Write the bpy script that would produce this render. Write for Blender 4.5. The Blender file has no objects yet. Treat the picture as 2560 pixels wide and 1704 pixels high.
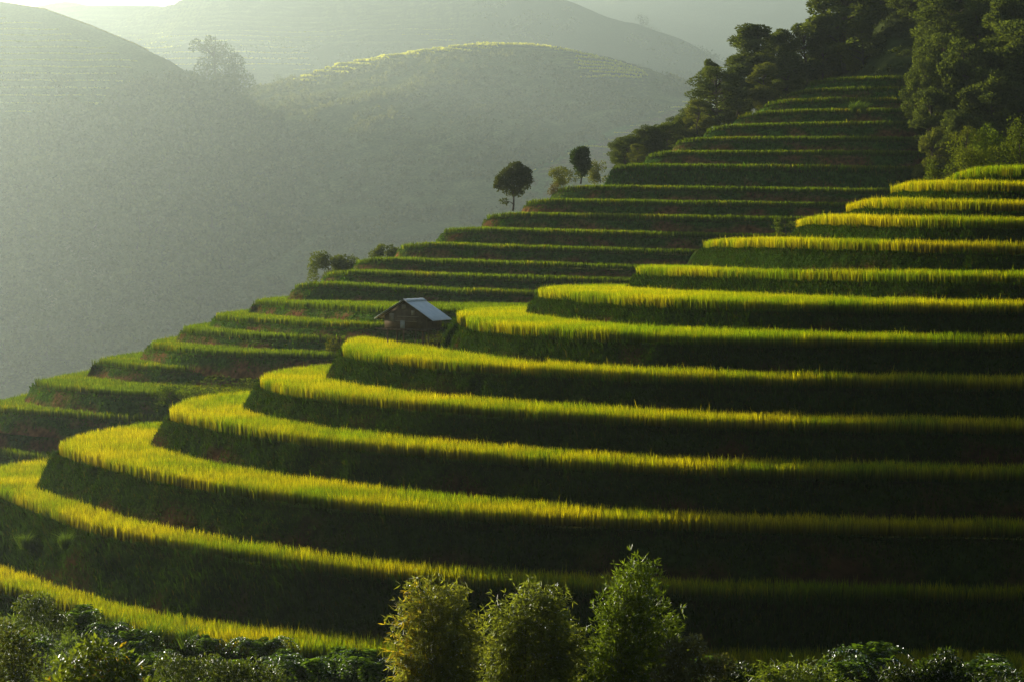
import bpy, math, random
import numpy as np
from mathutils import Vector, Matrix
from mathutils.geometry import tessellate_polygon

sc = bpy.context.scene
C = sc.collection
R = math.radians
rng = np.random.default_rng(7)
random.seed(7)

# ------------------------------------------------------------------ camera, sky, sun, exposure
F = 2560 * 70 / 36.0
PITCH = math.atan(211 / F)
cam = bpy.data.cameras.new('camera'); cam.lens = 70; cam.sensor_width = 36
cam.clip_start = 0.5; cam.clip_end = 12000
co = bpy.data.objects.new('camera', cam); C.objects.link(co)
co.location = (0, 0, 0); co.rotation_euler = (R(90) - PITCH, 0, 0)
sc.camera = co

SUN_AZ, SUN_EL = 43.0, 11.5      # degrees to the left of the view, above the horizon
S = Vector((-math.sin(R(SUN_AZ)) * math.cos(R(SUN_EL)), math.cos(R(SUN_AZ)) * math.cos(R(SUN_EL)), math.sin(R(SUN_EL))))
sl = bpy.data.lights.new('sun', 'SUN'); sl.energy = 5.0; sl.angle = R(0.6); sl.color = (1.0, 0.92, 0.74)
so = bpy.data.objects.new('sun', sl); C.objects.link(so)
so.rotation_euler = S.to_track_quat('Z', 'Y').to_euler()

w = bpy.data.worlds.new('World'); sc.world = w; w.use_nodes = True
nt = w.node_tree
sky = nt.nodes.new('ShaderNodeTexSky'); sky.sky_type = 'NISHITA'; sky.sun_disc = False
sky.sun_elevation = R(SUN_EL); sky.sun_rotation = R(-SUN_AZ)
bg = nt.nodes['Background']; bg.inputs[1].default_value = 0.05
nt.links.new(sky.outputs[0], bg.inputs[0])

sc.view_settings.view_transform = 'Standard'; sc.view_settings.look = 'None'
sc.view_settings.exposure = 1.5; sc.view_settings.gamma = 1.0
cy = sc.cycles
cy.max_bounces = 4; cy.diffuse_bounces = 2; cy.glossy_bounces = 1; cy.transmission_bounces = 2
cy.volume_bounces = 0; cy.transparent_max_bounces = 4
cy.use_denoising = True
HAZE_DENSITY, HAZE_G = 0.000118, 0.74

# ------------------------------------------------------------------ helpers
def ray(px, py):
    a = (py - 852) / F
    cp, sp = math.cos(PITCH), math.sin(PITCH)
    # camera space: forward 1, up -a ; pitched down
    y = cp - a * sp
    z = -sp - a * cp
    return np.array([(px - 1280) / F, y, z])
def at_depth(px, py, D):
    r = ray(px, py); return r * (D / r[1])
def at_plane(px, py, z):
    r = ray(px, py); return r * (z / r[2])
def v(x, y): return (x * 2560 / 2356.0, y * 2560 / 2356.0)
def q2(x, y): return (1280 + x / 1.8406, y / 1.8406)
def q3(x, y): return (x / 1.8406, 852 + y / 1.8406)
def q4(x, y): return (1280 + x / 1.8406, 852 + y / 1.8406)
def vd(x, y, D): return at_depth(*v(x, y), D)

def hash2(ix, iy, seed):
    h = (ix.astype(np.int64) * 374761393 + iy.astype(np.int64) * 668265263 + seed * 1442695041) & 0x7fffffff
    h = ((h ^ (h >> 13)) * 1274126177) & 0x7fffffff
    h = h ^ (h >> 16)
    return (h & 0xffff) / 65535.0
def vnoise(x, y, seed=0):
    x = np.asarray(x, float); y = np.asarray(y, float)
    ix = np.floor(x); iy = np.floor(y); fx = x - ix; fy = y - iy
    fx = fx * fx * (3 - 2 * fx); fy = fy * fy * (3 - 2 * fy)
    a = hash2(ix, iy, seed); b = hash2(ix + 1, iy, seed); c = hash2(ix, iy + 1, seed); d = hash2(ix + 1, iy + 1, seed)
    return (a * (1 - fx) + b * fx) * (1 - fy) + (c * (1 - fx) + d * fx) * fy
def fbm(x, y, seed=0, o=4):
    s = 0; a = .5; t = 0
    for k in range(o):
        s = s + a * vnoise(np.asarray(x) * 2 ** k, np.asarray(y) * 2 ** k, seed + k * 17); t += a; a *= .5
    return s / t

def np_mesh(name, V, tris=None, quads=None, col=None, smooth=False):
    V = np.asarray(V, np.float32)
    me = bpy.data.meshes.new(name)
    nt_ = 0 if tris is None else len(tris); nq = 0 if quads is None else len(quads)
    me.vertices.add(len(V)); me.vertices.foreach_set('co', V.ravel())
    loops = []; starts = []; p = 0
    if nt_:
        loops.append(np.asarray(tris, np.int32).ravel()); starts.append(np.arange(nt_, dtype=np.int32) * 3); p = nt_ * 3
    if nq:
        loops.append(np.asarray(quads, np.int32).ravel()); starts.append(p + np.arange(nq, dtype=np.int32) * 4)
    L = np.concatenate(loops); St = np.concatenate(starts)
    me.loops.add(len(L)); me.loops.foreach_set('vertex_index', L)
    me.polygons.add(nt_ + nq); me.polygons.foreach_set('loop_start', St)
    if smooth: me.polygons.foreach_set('use_smooth', np.ones(nt_ + nq, bool))
    if col is not None:
        a = me.attributes.new('Col', 'FLOAT_COLOR', 'POINT')
        c4 = np.ones((len(V), 4), np.float32); c4[:, :3] = col
        a.data.foreach_set('color', c4.ravel())
    me.update(calc_edges=True)
    return me
def link(name, me, mat, parent=None, loc=None):
    if mat and not me.materials: me.materials.append(mat)
    o = bpy.data.objects.new(name, me); C.objects.link(o)
    if parent: o.parent = parent
    if loc is not None: o.location = loc
    return o
def tag(o, label=None, cat=None, group=None, kind=None):
    if label: o['label'] = label
    if cat: o['category'] = cat
    if group: o['group'] = group
    if kind: o['kind'] = kind
    return o
def empty(name, loc, rz=0):
    o = bpy.data.objects.new(name, None); C.objects.link(o); o.location = loc; o.rotation_euler = (0, 0, rz); o.empty_display_size = .3
    return o
def copy_tree(o, parent=None):
    c = o.copy(); C.objects.link(c); c.parent = parent
    for ch in list(o.children): copy_tree(ch, c)
    return c

# ------------------------------------------------------------------ materials
def foliage_mat(name, trans=.5, gloss=.0, rough=.4, tcol=(1.25, 1.1, .35)):
    m = bpy.data.materials.new(name); m.use_nodes = True; n = m.node_tree; n.nodes.clear()
    out = n.nodes.new('ShaderNodeOutputMaterial'); at = n.nodes.new('ShaderNodeAttribute'); at.attribute_name = 'Col'
    d = n.nodes.new('ShaderNodeBsdfDiffuse'); t = n.nodes.new('ShaderNodeBsdfTranslucent'); mx = n.nodes.new('ShaderNodeMixShader')
    mul = n.nodes.new('ShaderNodeMix'); mul.data_type = 'RGBA'; mul.blend_type = 'MULTIPLY'; mul.inputs[0].default_value = 1
    n.links.new(at.outputs['Color'], mul.inputs[6]); mul.inputs[7].default_value = (*tcol, 1)
    n.links.new(at.outputs['Color'], d.inputs[0]); n.links.new(mul.outputs[2], t.inputs[0])
    mx.inputs[0].default_value = trans
    n.links.new(d.outputs[0], mx.inputs[1]); n.links.new(t.outputs[0], mx.inputs[2])
    last = mx
    if gloss > 0:
        g = n.nodes.new('ShaderNodeBsdfGlossy'); g.inputs['Roughness'].default_value = rough
        fr = n.nodes.new('ShaderNodeFresnel'); fr.inputs[0].default_value = 1.0 + gloss
        m2 = n.nodes.new('ShaderNodeMixShader'); n.links.new(fr.outputs[0], m2.inputs[0])
        n.links.new(mx.outputs[0], m2.inputs[1]); n.links.new(g.outputs[0], m2.inputs[2]); last = m2
    n.links.new(last.outputs[0], out.inputs[0])
    return m
def noise_mat(name, c1, c2, scale, c3=None, scale3=1, rough=.95, bump=0, wave=None):
    m = bpy.data.materials.new(name); m.use_nodes = True; n = m.node_tree; b = n.nodes['Principled BSDF']
    b.inputs['Roughness'].default_value = rough
    b.inputs['Specular IOR Level'].default_value = .0 if rough > .9 else .4
    tc = n.nodes.new('ShaderNodeTexCoord'); no = n.nodes.new('ShaderNodeTexNoise')
    no.inputs['Scale'].default_value = scale; no.inputs['Detail'].default_value = 6
    n.links.new(tc.outputs['Object'], no.inputs['Vector'])
    rp = n.nodes.new('ShaderNodeValToRGB'); rp.color_ramp.elements[0].position = .38; rp.color_ramp.elements[1].position = .64
    rp.color_ramp.elements[0].color = (*c1, 1); rp.color_ramp.elements[1].color = (*c2, 1)
    n.links.new(no.outputs[0], rp.inputs[0]); outc = rp.outputs[0]
    if c3:
        n3 = n.nodes.new('ShaderNodeTexNoise'); n3.inputs['Scale'].default_value = scale3; n3.inputs['Detail'].default_value = 4
        n.links.new(tc.outputs['Object'], n3.inputs['Vector'])
        r3 = n.nodes.new('ShaderNodeValToRGB'); r3.color_ramp.elements[0].position = .45; r3.color_ramp.elements[1].position = .6
        n.links.new(n3.outputs[0], r3.inputs[0])
        mx = n.nodes.new('ShaderNodeMix'); mx.data_type = 'RGBA'
        n.links.new(r3.outputs[0], mx.inputs[0]); n.links.new(outc, mx.inputs[6]); mx.inputs[7].default_value = (*c3, 1); outc = mx.outputs[2]
    n.links.new(outc, b.inputs['Base Color'])
    if bump:
        bp = n.nodes.new('ShaderNodeBump'); bp.inputs['Strength'].default_value = bump; bp.inputs['Distance'].default_value = .2
        n.links.new(no.outputs[0], bp.inputs['Height']); n.links.new(bp.outputs[0], b.inputs['Normal'])
    return m
def attr_mat(name, rough=.95, bump=.5, scale=3, dist=.15):
    """surface coloured by its own Col attribute (soil, weeds, crops) with fine noise"""
    m = bpy.data.materials.new(name); m.use_nodes = True; n = m.node_tree; b = n.nodes['Principled BSDF']
    b.inputs['Roughness'].default_value = rough; b.inputs['Specular IOR Level'].default_value = 0
    at = n.nodes.new('ShaderNodeAttribute'); at.attribute_name = 'Col'
    tc = n.nodes.new('ShaderNodeTexCoord'); no = n.nodes.new('ShaderNodeTexNoise'); no.inputs['Scale'].default_value = scale; no.inputs['Detail'].default_value = 8
    n.links.new(tc.outputs['Object'], no.inputs['Vector'])
    mr = n.nodes.new('ShaderNodeMapRange'); mr.inputs[1].default_value = .3; mr.inputs[2].default_value = .7; mr.inputs[3].default_value = .45; mr.inputs[4].default_value = 1.5
    n.links.new(no.outputs[0], mr.inputs[0])
    mx = n.nodes.new('ShaderNodeMix'); mx.data_type = 'RGBA'; mx.blend_type = 'MULTIPLY'; mx.inputs[0].default_value = 1
    n.links.new(at.outputs['Color'], mx.inputs[6]); n.links.new(mr.outputs[0], mx.inputs[7])
    n.links.new(mx.outputs[2], b.inputs['Base Color'])
    if bump:
        bp = n.nodes.new('ShaderNodeBump'); bp.inputs['Strength'].default_value = bump; bp.inputs['Distance'].default_value = dist
        n.links.new(no.outputs[0], bp.inputs['Height']); n.links.new(bp.outputs[0], b.inputs['Normal'])
    return m

M_RICE = foliage_mat('rice', .64, 0.0, tcol=(1.65, 1.5, .12))
M_WEED = foliage_mat('weeds', .5, 0, .5, tcol=(1.3, 1.2, .3))
M_LEAF = foliage_mat('leaves', .5, 0, .5, tcol=(1.4, 1.3, .25))
M_GLOSS = foliage_mat('glossy_leaves', .5, .03, .72, tcol=(1.4, 1.3, .25))
M_TREE = foliage_mat('tree_leaves', .45, 0, .55, tcol=(1.25, 1.2, .3))
M_FARLEAF = foliage_mat('far_leaves', .35, .0)
M_BANK = attr_mat('bank_soil', scale=2.2, bump=.8, dist=.25)
M_HILL = attr_mat('hill_cover', scale=.35, bump=.8, dist=1.5)
M_GROUND = noise_mat('ground', (.035, .05, .015), (.06, .07, .025), .15, (.07, .05, .03), .04, bump=.3)
M_BARK = noise_mat('bark', (.05, .04, .03), (.11, .09, .07), 6, bump=.4)

# ------------------------------------------------------------------ plan curves
def resample(P, ds):
    P = np.asarray(P, float)
    d = np.r_[0, np.cumsum(np.linalg.norm(np.diff(P[:, :2], axis=0), axis=1))]
    n = max(2, int(d[-1] / ds) + 1); t = np.linspace(0, d[-1], n)
    return np.stack([np.interp(t, d, P[:, k]) for k in range(P.shape[1])], 1)
def smooth(P, it):
    P = P.copy()
    for _ in range(it):
        Q = P.copy(); Q[1:-1] = .25 * P[:-2] + .5 * P[1:-1] + .25 * P[2:]; P = Q
    return P
def normals(P):            # left of the direction of travel = outward
    T = np.gradient(P[:, :2], axis=0); T /= np.linalg.norm(T, axis=1)[:, None] + 1e-9
    return np.stack([-T[:, 1], T[:, 0]], 1)
def inside(px, py, poly):
    if len(poly) > 150: poly = poly[::3]
    r = np.zeros(len(px), bool); X, Y = px, py
    k = np.nonzero((X > poly[:, 0].min()) & (X < poly[:, 0].max()) & (Y > poly[:, 1].min()) & (Y < poly[:, 1].max()))[0]
    r[k] = inside_(X[k], Y[k], poly); return r
def inside_(px, py, poly):
    x0, y0 = poly[:, 0], poly[:, 1]; x1, y1 = np.roll(x0, -1), np.roll(y0, -1)
    r = np.zeros(len(px), bool)
    for a, b, c, d in zip(x0, y0, x1, y1):
        if b == d: continue
        cnd = (b > py) != (d > py)
        r ^= cnd & (px < (c - a) * (py - b) / (d - b) + a)
    return r
def project(P):
    x, y, z = P[:, 0], P[:, 1], P[:, 2]
    cp, sp = math.cos(PITCH), math.sin(PITCH)
    fy = y * cp - z * sp; fz = y * sp + z * cp
    return 1280 + F * x / fy, 852 - F * fz / fy

# ------------------------------------------------------------------ blades and leaves
def blades(P, h, lean, wd, col_base, col_tip, rs, segs=2, ax=None):
    """P n,3 ; h n ; lean n,2 (tip offset as a share of h) ; one strip of quad + tip triangle per blade"""
    n = len(P); a = rs.uniform(0, 2 * math.pi, n) if ax is None else ax
    s = np.stack([np.cos(a), np.sin(a), np.zeros(n)], 1) * (wd / 2)[:, None]
    off = np.stack([lean[:, 0] * h, lean[:, 1] * h], 1)
    mid = P.copy(); mid[:, :2] += off * .3; mid[:, 2] += h * .6
    tip = P.copy(); tip[:, :2] += off; tip[:, 2] += h * np.sqrt(np.clip(1 - .6 * (lean ** 2).sum(1), .2, 1))
    V = np.stack([P - s, P + s, mid + s * .8, mid - s * .8, tip], 1).reshape(-1, 3)
    i = np.arange(n)[:, None] * 5
    quads = i + np.array([[0, 1, 2, 3]]); tris = i + np.array([[3, 2, 4]])
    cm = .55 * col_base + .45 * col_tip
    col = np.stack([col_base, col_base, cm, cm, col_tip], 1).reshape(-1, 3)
    return V, tris, quads, col
def leaves(P, dirs, ln, wd, col, rs, fold=.15):
    """pointed leaves: four corners, two triangles along the midrib"""
    n = len(P)
    d = dirs / (np.linalg.norm(dirs, axis=1)[:, None] + 1e-9)
    r = rs.normal(size=(n, 3)); s = np.cross(d, r); s /= np.linalg.norm(s, axis=1)[:, None] + 1e-9
    nn = np.cross(d, s)
    m = P + d * (ln * .45)[:, None] + nn * (ln * fold)[:, None] * .5
    tip = P + d * ln[:, None]
    V = np.stack([P, m + s * (wd / 2)[:, None], tip, m - s * (wd / 2)[:, None]], 1).reshape(-1, 3)
    i = np.arange(n)[:, None] * 4
    tris = np.concatenate([i + np.array([[0, 1, 2]]), i + np.array([[0, 2, 3]])])
    return V, tris, np.repeat(col, 4, 0)
def join(parts):
    Vs, Ts, Qs, Cs = [], [], [], []; o = 0
    for V, T, Q, c in parts:
        Vs.append(V); Cs.append(c)
        if T is not None: Ts.append(T + o)
        if Q is not None: Qs.append(Q + o)
        o += len(V)
    return np.concatenate(Vs), (np.concatenate(Ts) if Ts else None), (np.concatenate(Qs) if Qs else None), np.concatenate(Cs)

# ------------------------------------------------------------------ terrace builder
H_RICE = .85
def bank_mesh(loop, zl, zb, batter, rs, seed, green, far=False):
    """earth bank under a closed lip line, plus its flat field on top"""
    n = len(loop); N = normals(np.vstack([loop[-1:], loop, loop[:1]]))[1:-1]
    rows = 8; s = np.r_[0, np.cumsum(np.linalg.norm(np.diff(loop, axis=0), axis=1))]
    V = []; col = []
    H = zl - zb
    for j in range(rows):
        t = j / (rows - 1)
        bulge = .08 * math.sin(math.pi * t)
        nz = (fbm(s * .9, np.full(n, t * 3), seed) - .5) * .4 * (0.25 + math.sin(math.pi * min(1, t + .1))) + (fbm(s * .15, np.full(n, 1.), seed + 5) - .5) * .5
        off = batter * t * H + bulge + nz * (1 if t > 0 else .6)
        z = zl - t * H + (vnoise(s * .7, np.full(n, t * 2.), seed + 9) - .5) * .12
        V.append(np.stack([loop[:, 0] + N[:, 0] * off, loop[:, 1] + N[:, 1] * off, z], 1))
        g = np.clip((fbm(s * .35, np.full(n, t * 1.2), seed + 3) - .42) * 4 + (.55 - t) * 1.6 + green, 0, 1)[:, None]
        tone = (2.8 if far else 1.0)  # far banks lightened: haze over the ridge put into their colour
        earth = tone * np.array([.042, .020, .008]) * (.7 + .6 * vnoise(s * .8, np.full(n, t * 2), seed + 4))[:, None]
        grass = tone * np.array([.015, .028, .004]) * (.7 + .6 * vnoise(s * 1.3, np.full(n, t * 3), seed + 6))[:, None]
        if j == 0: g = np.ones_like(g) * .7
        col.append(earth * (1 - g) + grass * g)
    V = np.concatenate(V); col = np.concatenate(col)
    i = np.arange(n); k = (i + 1) % n
    quads = np.concatenate([np.stack([i + j * n, k + j * n, k + (j + 1) * n, i + (j + 1) * n], 1) for j in range(rows - 1)])[:, ::-1]
    # field on top
    tri = np.array(tessellate_polygon([[Vector((p[0], p[1], 0)) for p in loop]]), np.int32)
    A, B, Cc = loop[tri[:, 0]], loop[tri[:, 1]], loop[tri[:, 2]]
    cr = (B[:, 0] - A[:, 0]) * (Cc[:, 1] - A[:, 1]) - (B[:, 1] - A[:, 1]) * (Cc[:, 0] - A[:, 0])
    tri[cr < 0] = tri[cr < 0][:, ::-1]
    return V, tri, quads, col

def terrace(loop, zl, zb, upper, batter, name, label, riceargs, seed, green=0.0, rice_h=H_RICE, region=None, dens=180, bw=.034, tuft=300, mats=None):
    """loop: closed lip line, n,2 ; zl height of the lip per point (or number) ; upper: plan outline of the next bank's foot"""
    rs = np.random.default_rng(seed)
    zl = np.broadcast_to(zl, (len(loop),)).astype(float); zb = np.broadcast_to(zb, (len(loop),)).astype(float)
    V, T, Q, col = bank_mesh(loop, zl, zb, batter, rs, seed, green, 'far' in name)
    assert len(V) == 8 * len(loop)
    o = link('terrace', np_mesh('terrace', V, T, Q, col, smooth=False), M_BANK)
    tag(o, 'earth terrace bank ' + label, 'terrace', kind='structure', group=name)
    # rice
    N = normals(np.vstack([loop[-1:], loop, loop[:1]]))[1:-1]
    inner = loop - N * .22
    x0, y0, x1, y1 = region
    A = (x1 - x0) * (y1 - y0); n = int(A * dens)
    X = rs.uniform(x0, x1, n); Y = rs.uniform(y0, y1, n)
    clx = np.round(X / .16) * .16; cly = np.round(Y / .2) * .2      # planted in hills of a few stems
    jx = .16 if 'near' in name else .3
    clx = np.round(X / jx) * jx + .5 * jx * (np.round(Y / .22) % 2); cly = np.round(Y / .22) * .22; X = clx + rs.normal(0, .034, n); Y = cly + rs.normal(0, .034, n); sel = np.arange(n)
    k = inside(X, Y, inner)
    X, Y, sel = X[k], Y[k], sel[k]
    if upper is not None:
        k = ~inside(X, Y, upper); X, Y, sel = X[k], Y[k], sel[k]
    for f in riceargs.get('cut', []):
        k = ~f(X, Y); X, Y, sel = X[k], Y[k], sel[k]
    # height of the field: nearest lip point
    zf = np.empty(len(X))
    if np.ptp(zl) < 1e-6: zf[:] = zl[0]
    else:
        for a in range(0, len(X), 20000):
            d = (X[a:a + 20000, None] - loop[None, ::3, 0]) ** 2 + (Y[a:a + 20000, None] - loop[None, ::3, 1]) ** 2
            zf[a:a + 20000] = zl[::3][d.argmin(1)]
    P = np.stack([X, Y, zf], 1)
    px, py = project(P)
    k = (px > -330) & (px < 2900) & (py < 1850); P = P[k]; sel = sel[k]
    n = len(P)
    big = fbm(P[:, 0] * .12, P[:, 1] * .25, seed + 21); fine = vnoise(P[:, 0] * .6, P[:, 1] * .6, seed + 22)
    gold = np.clip(riceargs['gold'] + (big - .5) * 1.6 + (fine - .5) * .8 + rs.normal(0, .28, n), 0, 1)[:, None]
    h = rice_h * (.86 + .25 * fbm(P[:, 0] * .5, P[:, 1] * .5, seed + 2)) * rs.uniform(.72, 1.06, n) * (.9 + .22 * vnoise(clx[sel] * 11.3, cly[sel] * 9.7, seed + 33))
    h = np.where(rs.random(n) < .015, h * 1.28, h)
    la = rs.uniform(0, 2 * math.pi, n); lm = np.abs(rs.normal(0, .13, n)) + .03
    lean = np.stack([np.cos(la) * lm, np.sin(la) * lm], 1)
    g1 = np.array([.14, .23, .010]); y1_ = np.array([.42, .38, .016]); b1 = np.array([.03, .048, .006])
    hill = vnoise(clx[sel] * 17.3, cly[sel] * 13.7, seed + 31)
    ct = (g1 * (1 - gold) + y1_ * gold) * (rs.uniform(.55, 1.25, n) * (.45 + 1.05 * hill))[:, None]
    cb = (b1 * (1 - gold) + np.array([.07, .06, .010]) * gold) * rs.uniform(.7, 1.15, n)[:, None]  # stem feet darker and greener, partly painting the shade low in the crop
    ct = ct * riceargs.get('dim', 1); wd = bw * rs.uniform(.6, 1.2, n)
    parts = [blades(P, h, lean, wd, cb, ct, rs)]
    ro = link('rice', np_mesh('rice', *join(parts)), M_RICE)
    tag(ro, riceargs['label'], 'rice', kind='stuff', group='rice on ' + name)
    # weeds and grass hanging on the bank
    s = np.r_[0, np.cumsum(np.linalg.norm(np.diff(loop, axis=0), axis=1))]
    L = s[-1]; Hm = float(np.mean(zl - zb)); m = int(L * tuft)
    ss = rs.uniform(0, L, m); t = rs.uniform(0, 1, m) ** 1.5
    lx = np.interp(ss, s, loop[:, 0]); ly = np.interp(ss, s, loop[:, 1]); nx = np.interp(ss, s, N[:, 0]); ny = np.interp(ss, s, N[:, 1])
    zz = np.interp(ss, s, zl); zzb = np.interp(ss, s, zb)
    patch = fbm(ss * .35, t * 1.2, seed + 3)
    keep = (patch + (.6 - t) * .45 + green * .25 + rs.normal(0, .1, m)) > .47
    keep &= (ly < region[3] + 2) & (lx < 75)
    ss, t, lx, ly, nx, ny, zz, zzb, patch = [q[keep] for q in (ss, t, lx, ly, nx, ny, zz, zzb, patch)]
    G = V[:8 * len(loop)].reshape(8, len(loop), 3); fi = np.interp(ss, s, np.arange(len(s))); i0 = np.minimum(fi.astype(int), len(s) - 2); fi = (fi - i0)[:, None]
    fj = t * 7; j0 = np.minimum(fj.astype(int), 6); fj = (fj - j0)[:, None]
    P = (G[j0, i0] * (1 - fi) + G[j0, i0 + 1] * fi) * (1 - fj) + (G[j0 + 1, i0] * (1 - fi) + G[j0 + 1, i0 + 1] * fi) * fj
    P[:, 0] -= nx * .03; P[:, 1] -= ny * .03
    px, py = project(P); k = (px > -330) & (px < 2900); 
    P, nx, ny, t, patch = P[k], nx[k], ny[k], t[k], patch[k]; m = len(P)
    hh = rs.uniform(.10, .26, m) * (1 + 1.3 * ((patch > .6) & (rs.random(m) < .25))) * riceargs.get('weed', 1)
    out = rs.uniform(.2, .9, m)
    lean = np.stack([nx * out + rs.normal(0, .3, m), ny * out + rs.normal(0, .3, m)], 1)
    dry = (rs.random(m) < .10)[:, None]
    ct = np.where(dry, np.array([.06, .06, .008]), np.array([.028, .062, .004])) * (rs.uniform(.65, 1.25, m) * (1.9 if 'far' in name else 1))[:, None]  # far weeds lightened like their banks, in place of haze
    ax = np.arctan2(ny, nx) + math.pi / 2 + rs.normal(0, .6, m)
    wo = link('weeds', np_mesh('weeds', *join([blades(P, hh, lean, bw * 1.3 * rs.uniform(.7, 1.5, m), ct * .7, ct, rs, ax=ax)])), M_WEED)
    wo.parent = o
    wo['kind'] = 'stuff'
    return o

def outset(loop, d):
    N = normals(np.vstack([loop[-1:], loop, loop[:1]]))[1:-1]
    return loop + N * np.asarray(d).reshape(-1, 1)

# ------------------------------------------------------------------ the near hillside: fourteen terraces, a (top) to n (bottom)
NR = 'abcdefghijklmn'
RY = dict(zip(NR, [408, 449, 497, 539, 602, 674, 747, 831, 928, 1034, 1147, 1281, 1447, 1613]))
DR = {c: 84 + 3.4 * (13 - i) for i, c in enumerate(NR)}
ZR = {c: at_depth(2560, RY[c], DR[c])[2] for c in NR}          # height of the rice tops
# foot of the bank above each field, traced from right to left
FOOT = {
 'g': [(2560, 747), q2(1800, 1365), q2(1400, 1352), q2(1000, 1335), q2(800, 1328), q2(600, 1315)],
 'h': [(2560, 831), q2(1600, 1518), q2(1100, 1505), q2(700, 1490), q2(400, 1470), q2(200, 1448), q2(115, 1435)],
 'i': [(2560, 928), q4(1800, 133), q4(1200, 122), q4(600, 103), q4(300, 85), (1280, 885), (1240, 882), (1148, 865)],
 'j': [(2560, 1034), q4(1800, 325), q4(1200, 312), q4(600, 290), q4(0, 250), q3(2200, 243), q3(2000, 225), q3(1800, 203), q3(1650, 183), q3(1560, 165), q3(1515, 150)],
 'k': [(2560, 1147), q4(1800, 535), q4(1200, 522), q4(600, 500), q4(0, 458), q3(2100, 440), q3(1900, 420), q3(1700, 398), q3(1500, 372), q3(1300, 343), q3(1200, 318), q3(1130, 285)],
 'l': [(2560, 1281), q4(1800, 783), q4(1200, 775), q4(600, 752), q4(0, 705), q3(2100, 680), q3(1700, 637), q3(1500, 615), q3(1300, 588), q3(1100, 555), q3(900, 512), q3(800, 485), q3(740, 470), q3(708, 455)],
 'm': [(2560, 1447), q4(1500, 1085), q4(1000, 1072), q4(600, 1055), q4(0, 1025), q3(2000, 1005), q3(1800, 985), q3(1500, 950), q3(1200, 905), q3(1000, 870), q3(800, 833), q3(600, 785), q3(400, 722), q3(300, 695), q3(200, 660), q3(178, 640)],
 'n': [(2560, 1613), q4(1500, 1390), q4(900, 1378), q3(1750, 1345), q3(1500, 1320), q3(1300, 1300), q3(1000, 1270), q3(800, 1245), q3(600, 1200), q3(400, 1140), q3(200, 1075), q3(100, 1035), q3(0, 1005)],
}
# plan points of the far side of each nose
BACK = {
 'f': [(9.6, 157), (9.9, 163), (12.5, 169)],
 'g': [(1.6, 148), (2.6, 155), (3.3, 161), (5.6, 167)],
 'h': [(-3.6, 136), (-4.3, 145.7), (-3.9, 155), (-2.0, 161), (1.5, 166)],
 'i': [(-11.4, 133), (-11.9, 137), (-12.0, 146), (-10.5, 152), (-6, 158)],
 'j': [(-16.7, 131), (-16.9, 133.5), (-16.6, 138), (-15.4, 143), (-12.0, 148)],
 'k': [(-22.4, 130), (-22.5, 133), (-22.6, 136), (-22.2, 140), (-21, 143), (-17.7, 147)],
 'l': [(-29.2, 128), (-29.1, 130.5), (-29.1, 133), (-28.8, 136.5), (-27.1, 141), (-24.1, 146)],
 'm': [(-34.4, 129.5), (-35.4, 136.5), (-34.6, 140.5), (-32.4, 144), (-28, 149)],
 'n': [(-36, 119), (-41, 128), (-43, 137), (-40.5, 145), (-34, 152)],
}
OWN = {  # fields at or above eye level: their own front edge is what shows
 'a': ([(2560, 408), q2(2200, 755), q2(2080, 768), q2(2010, 800)], 126, 149),
 'b': ([(2560, 449), q2(2000, 825), q2(1850, 828), q2(1770, 837), q2(1755, 845)], 122.8, 151),
 'c': ([(2560, 497), q2(1800, 908), q2(1620, 910), q2(1555, 921), q2(1545, 932)], 119.4, 154),
 'd': ([(2560, 539), q2(1900, 988), q2(1600, 985), q2(1400, 985), q2(1320, 996), q2(1308, 1006)], 116, 157),
 'e': ([(2560, 602), q2(2000, 1103), q2(1600, 1095), q2(1200, 1090), q2(1000, 1093), q2(865, 1098), q2(850, 1108)], 113.5, 172),
}
TT = [0, .337, .559, .739, .873, .962, 1]; TG = [0, .09, .197, .342, .55, .82, 1]
BAT = .5
zn = lambda x: np.interp(x, [-30, -10, 22], [-17.6, -17.2, ZR['n']])       # the lowest field dips a little to the left
zn_px = lambda a: float(np.interp(a, [0, 1000, 2560], [-17.6, -17.2, ZR['n']]))
LIP_M = [(2560, 1490), q4(1200, 1168), q4(600, 1150), q4(0, 1128), q3(2100, 1108), q3(1800, 1085), q3(1500, 1045), q3(1200, 1000), q3(900, 955), q3(600, 905), q3(400, 862), q3(200, 785), q3(0, 705)]
lips = {}
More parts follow.
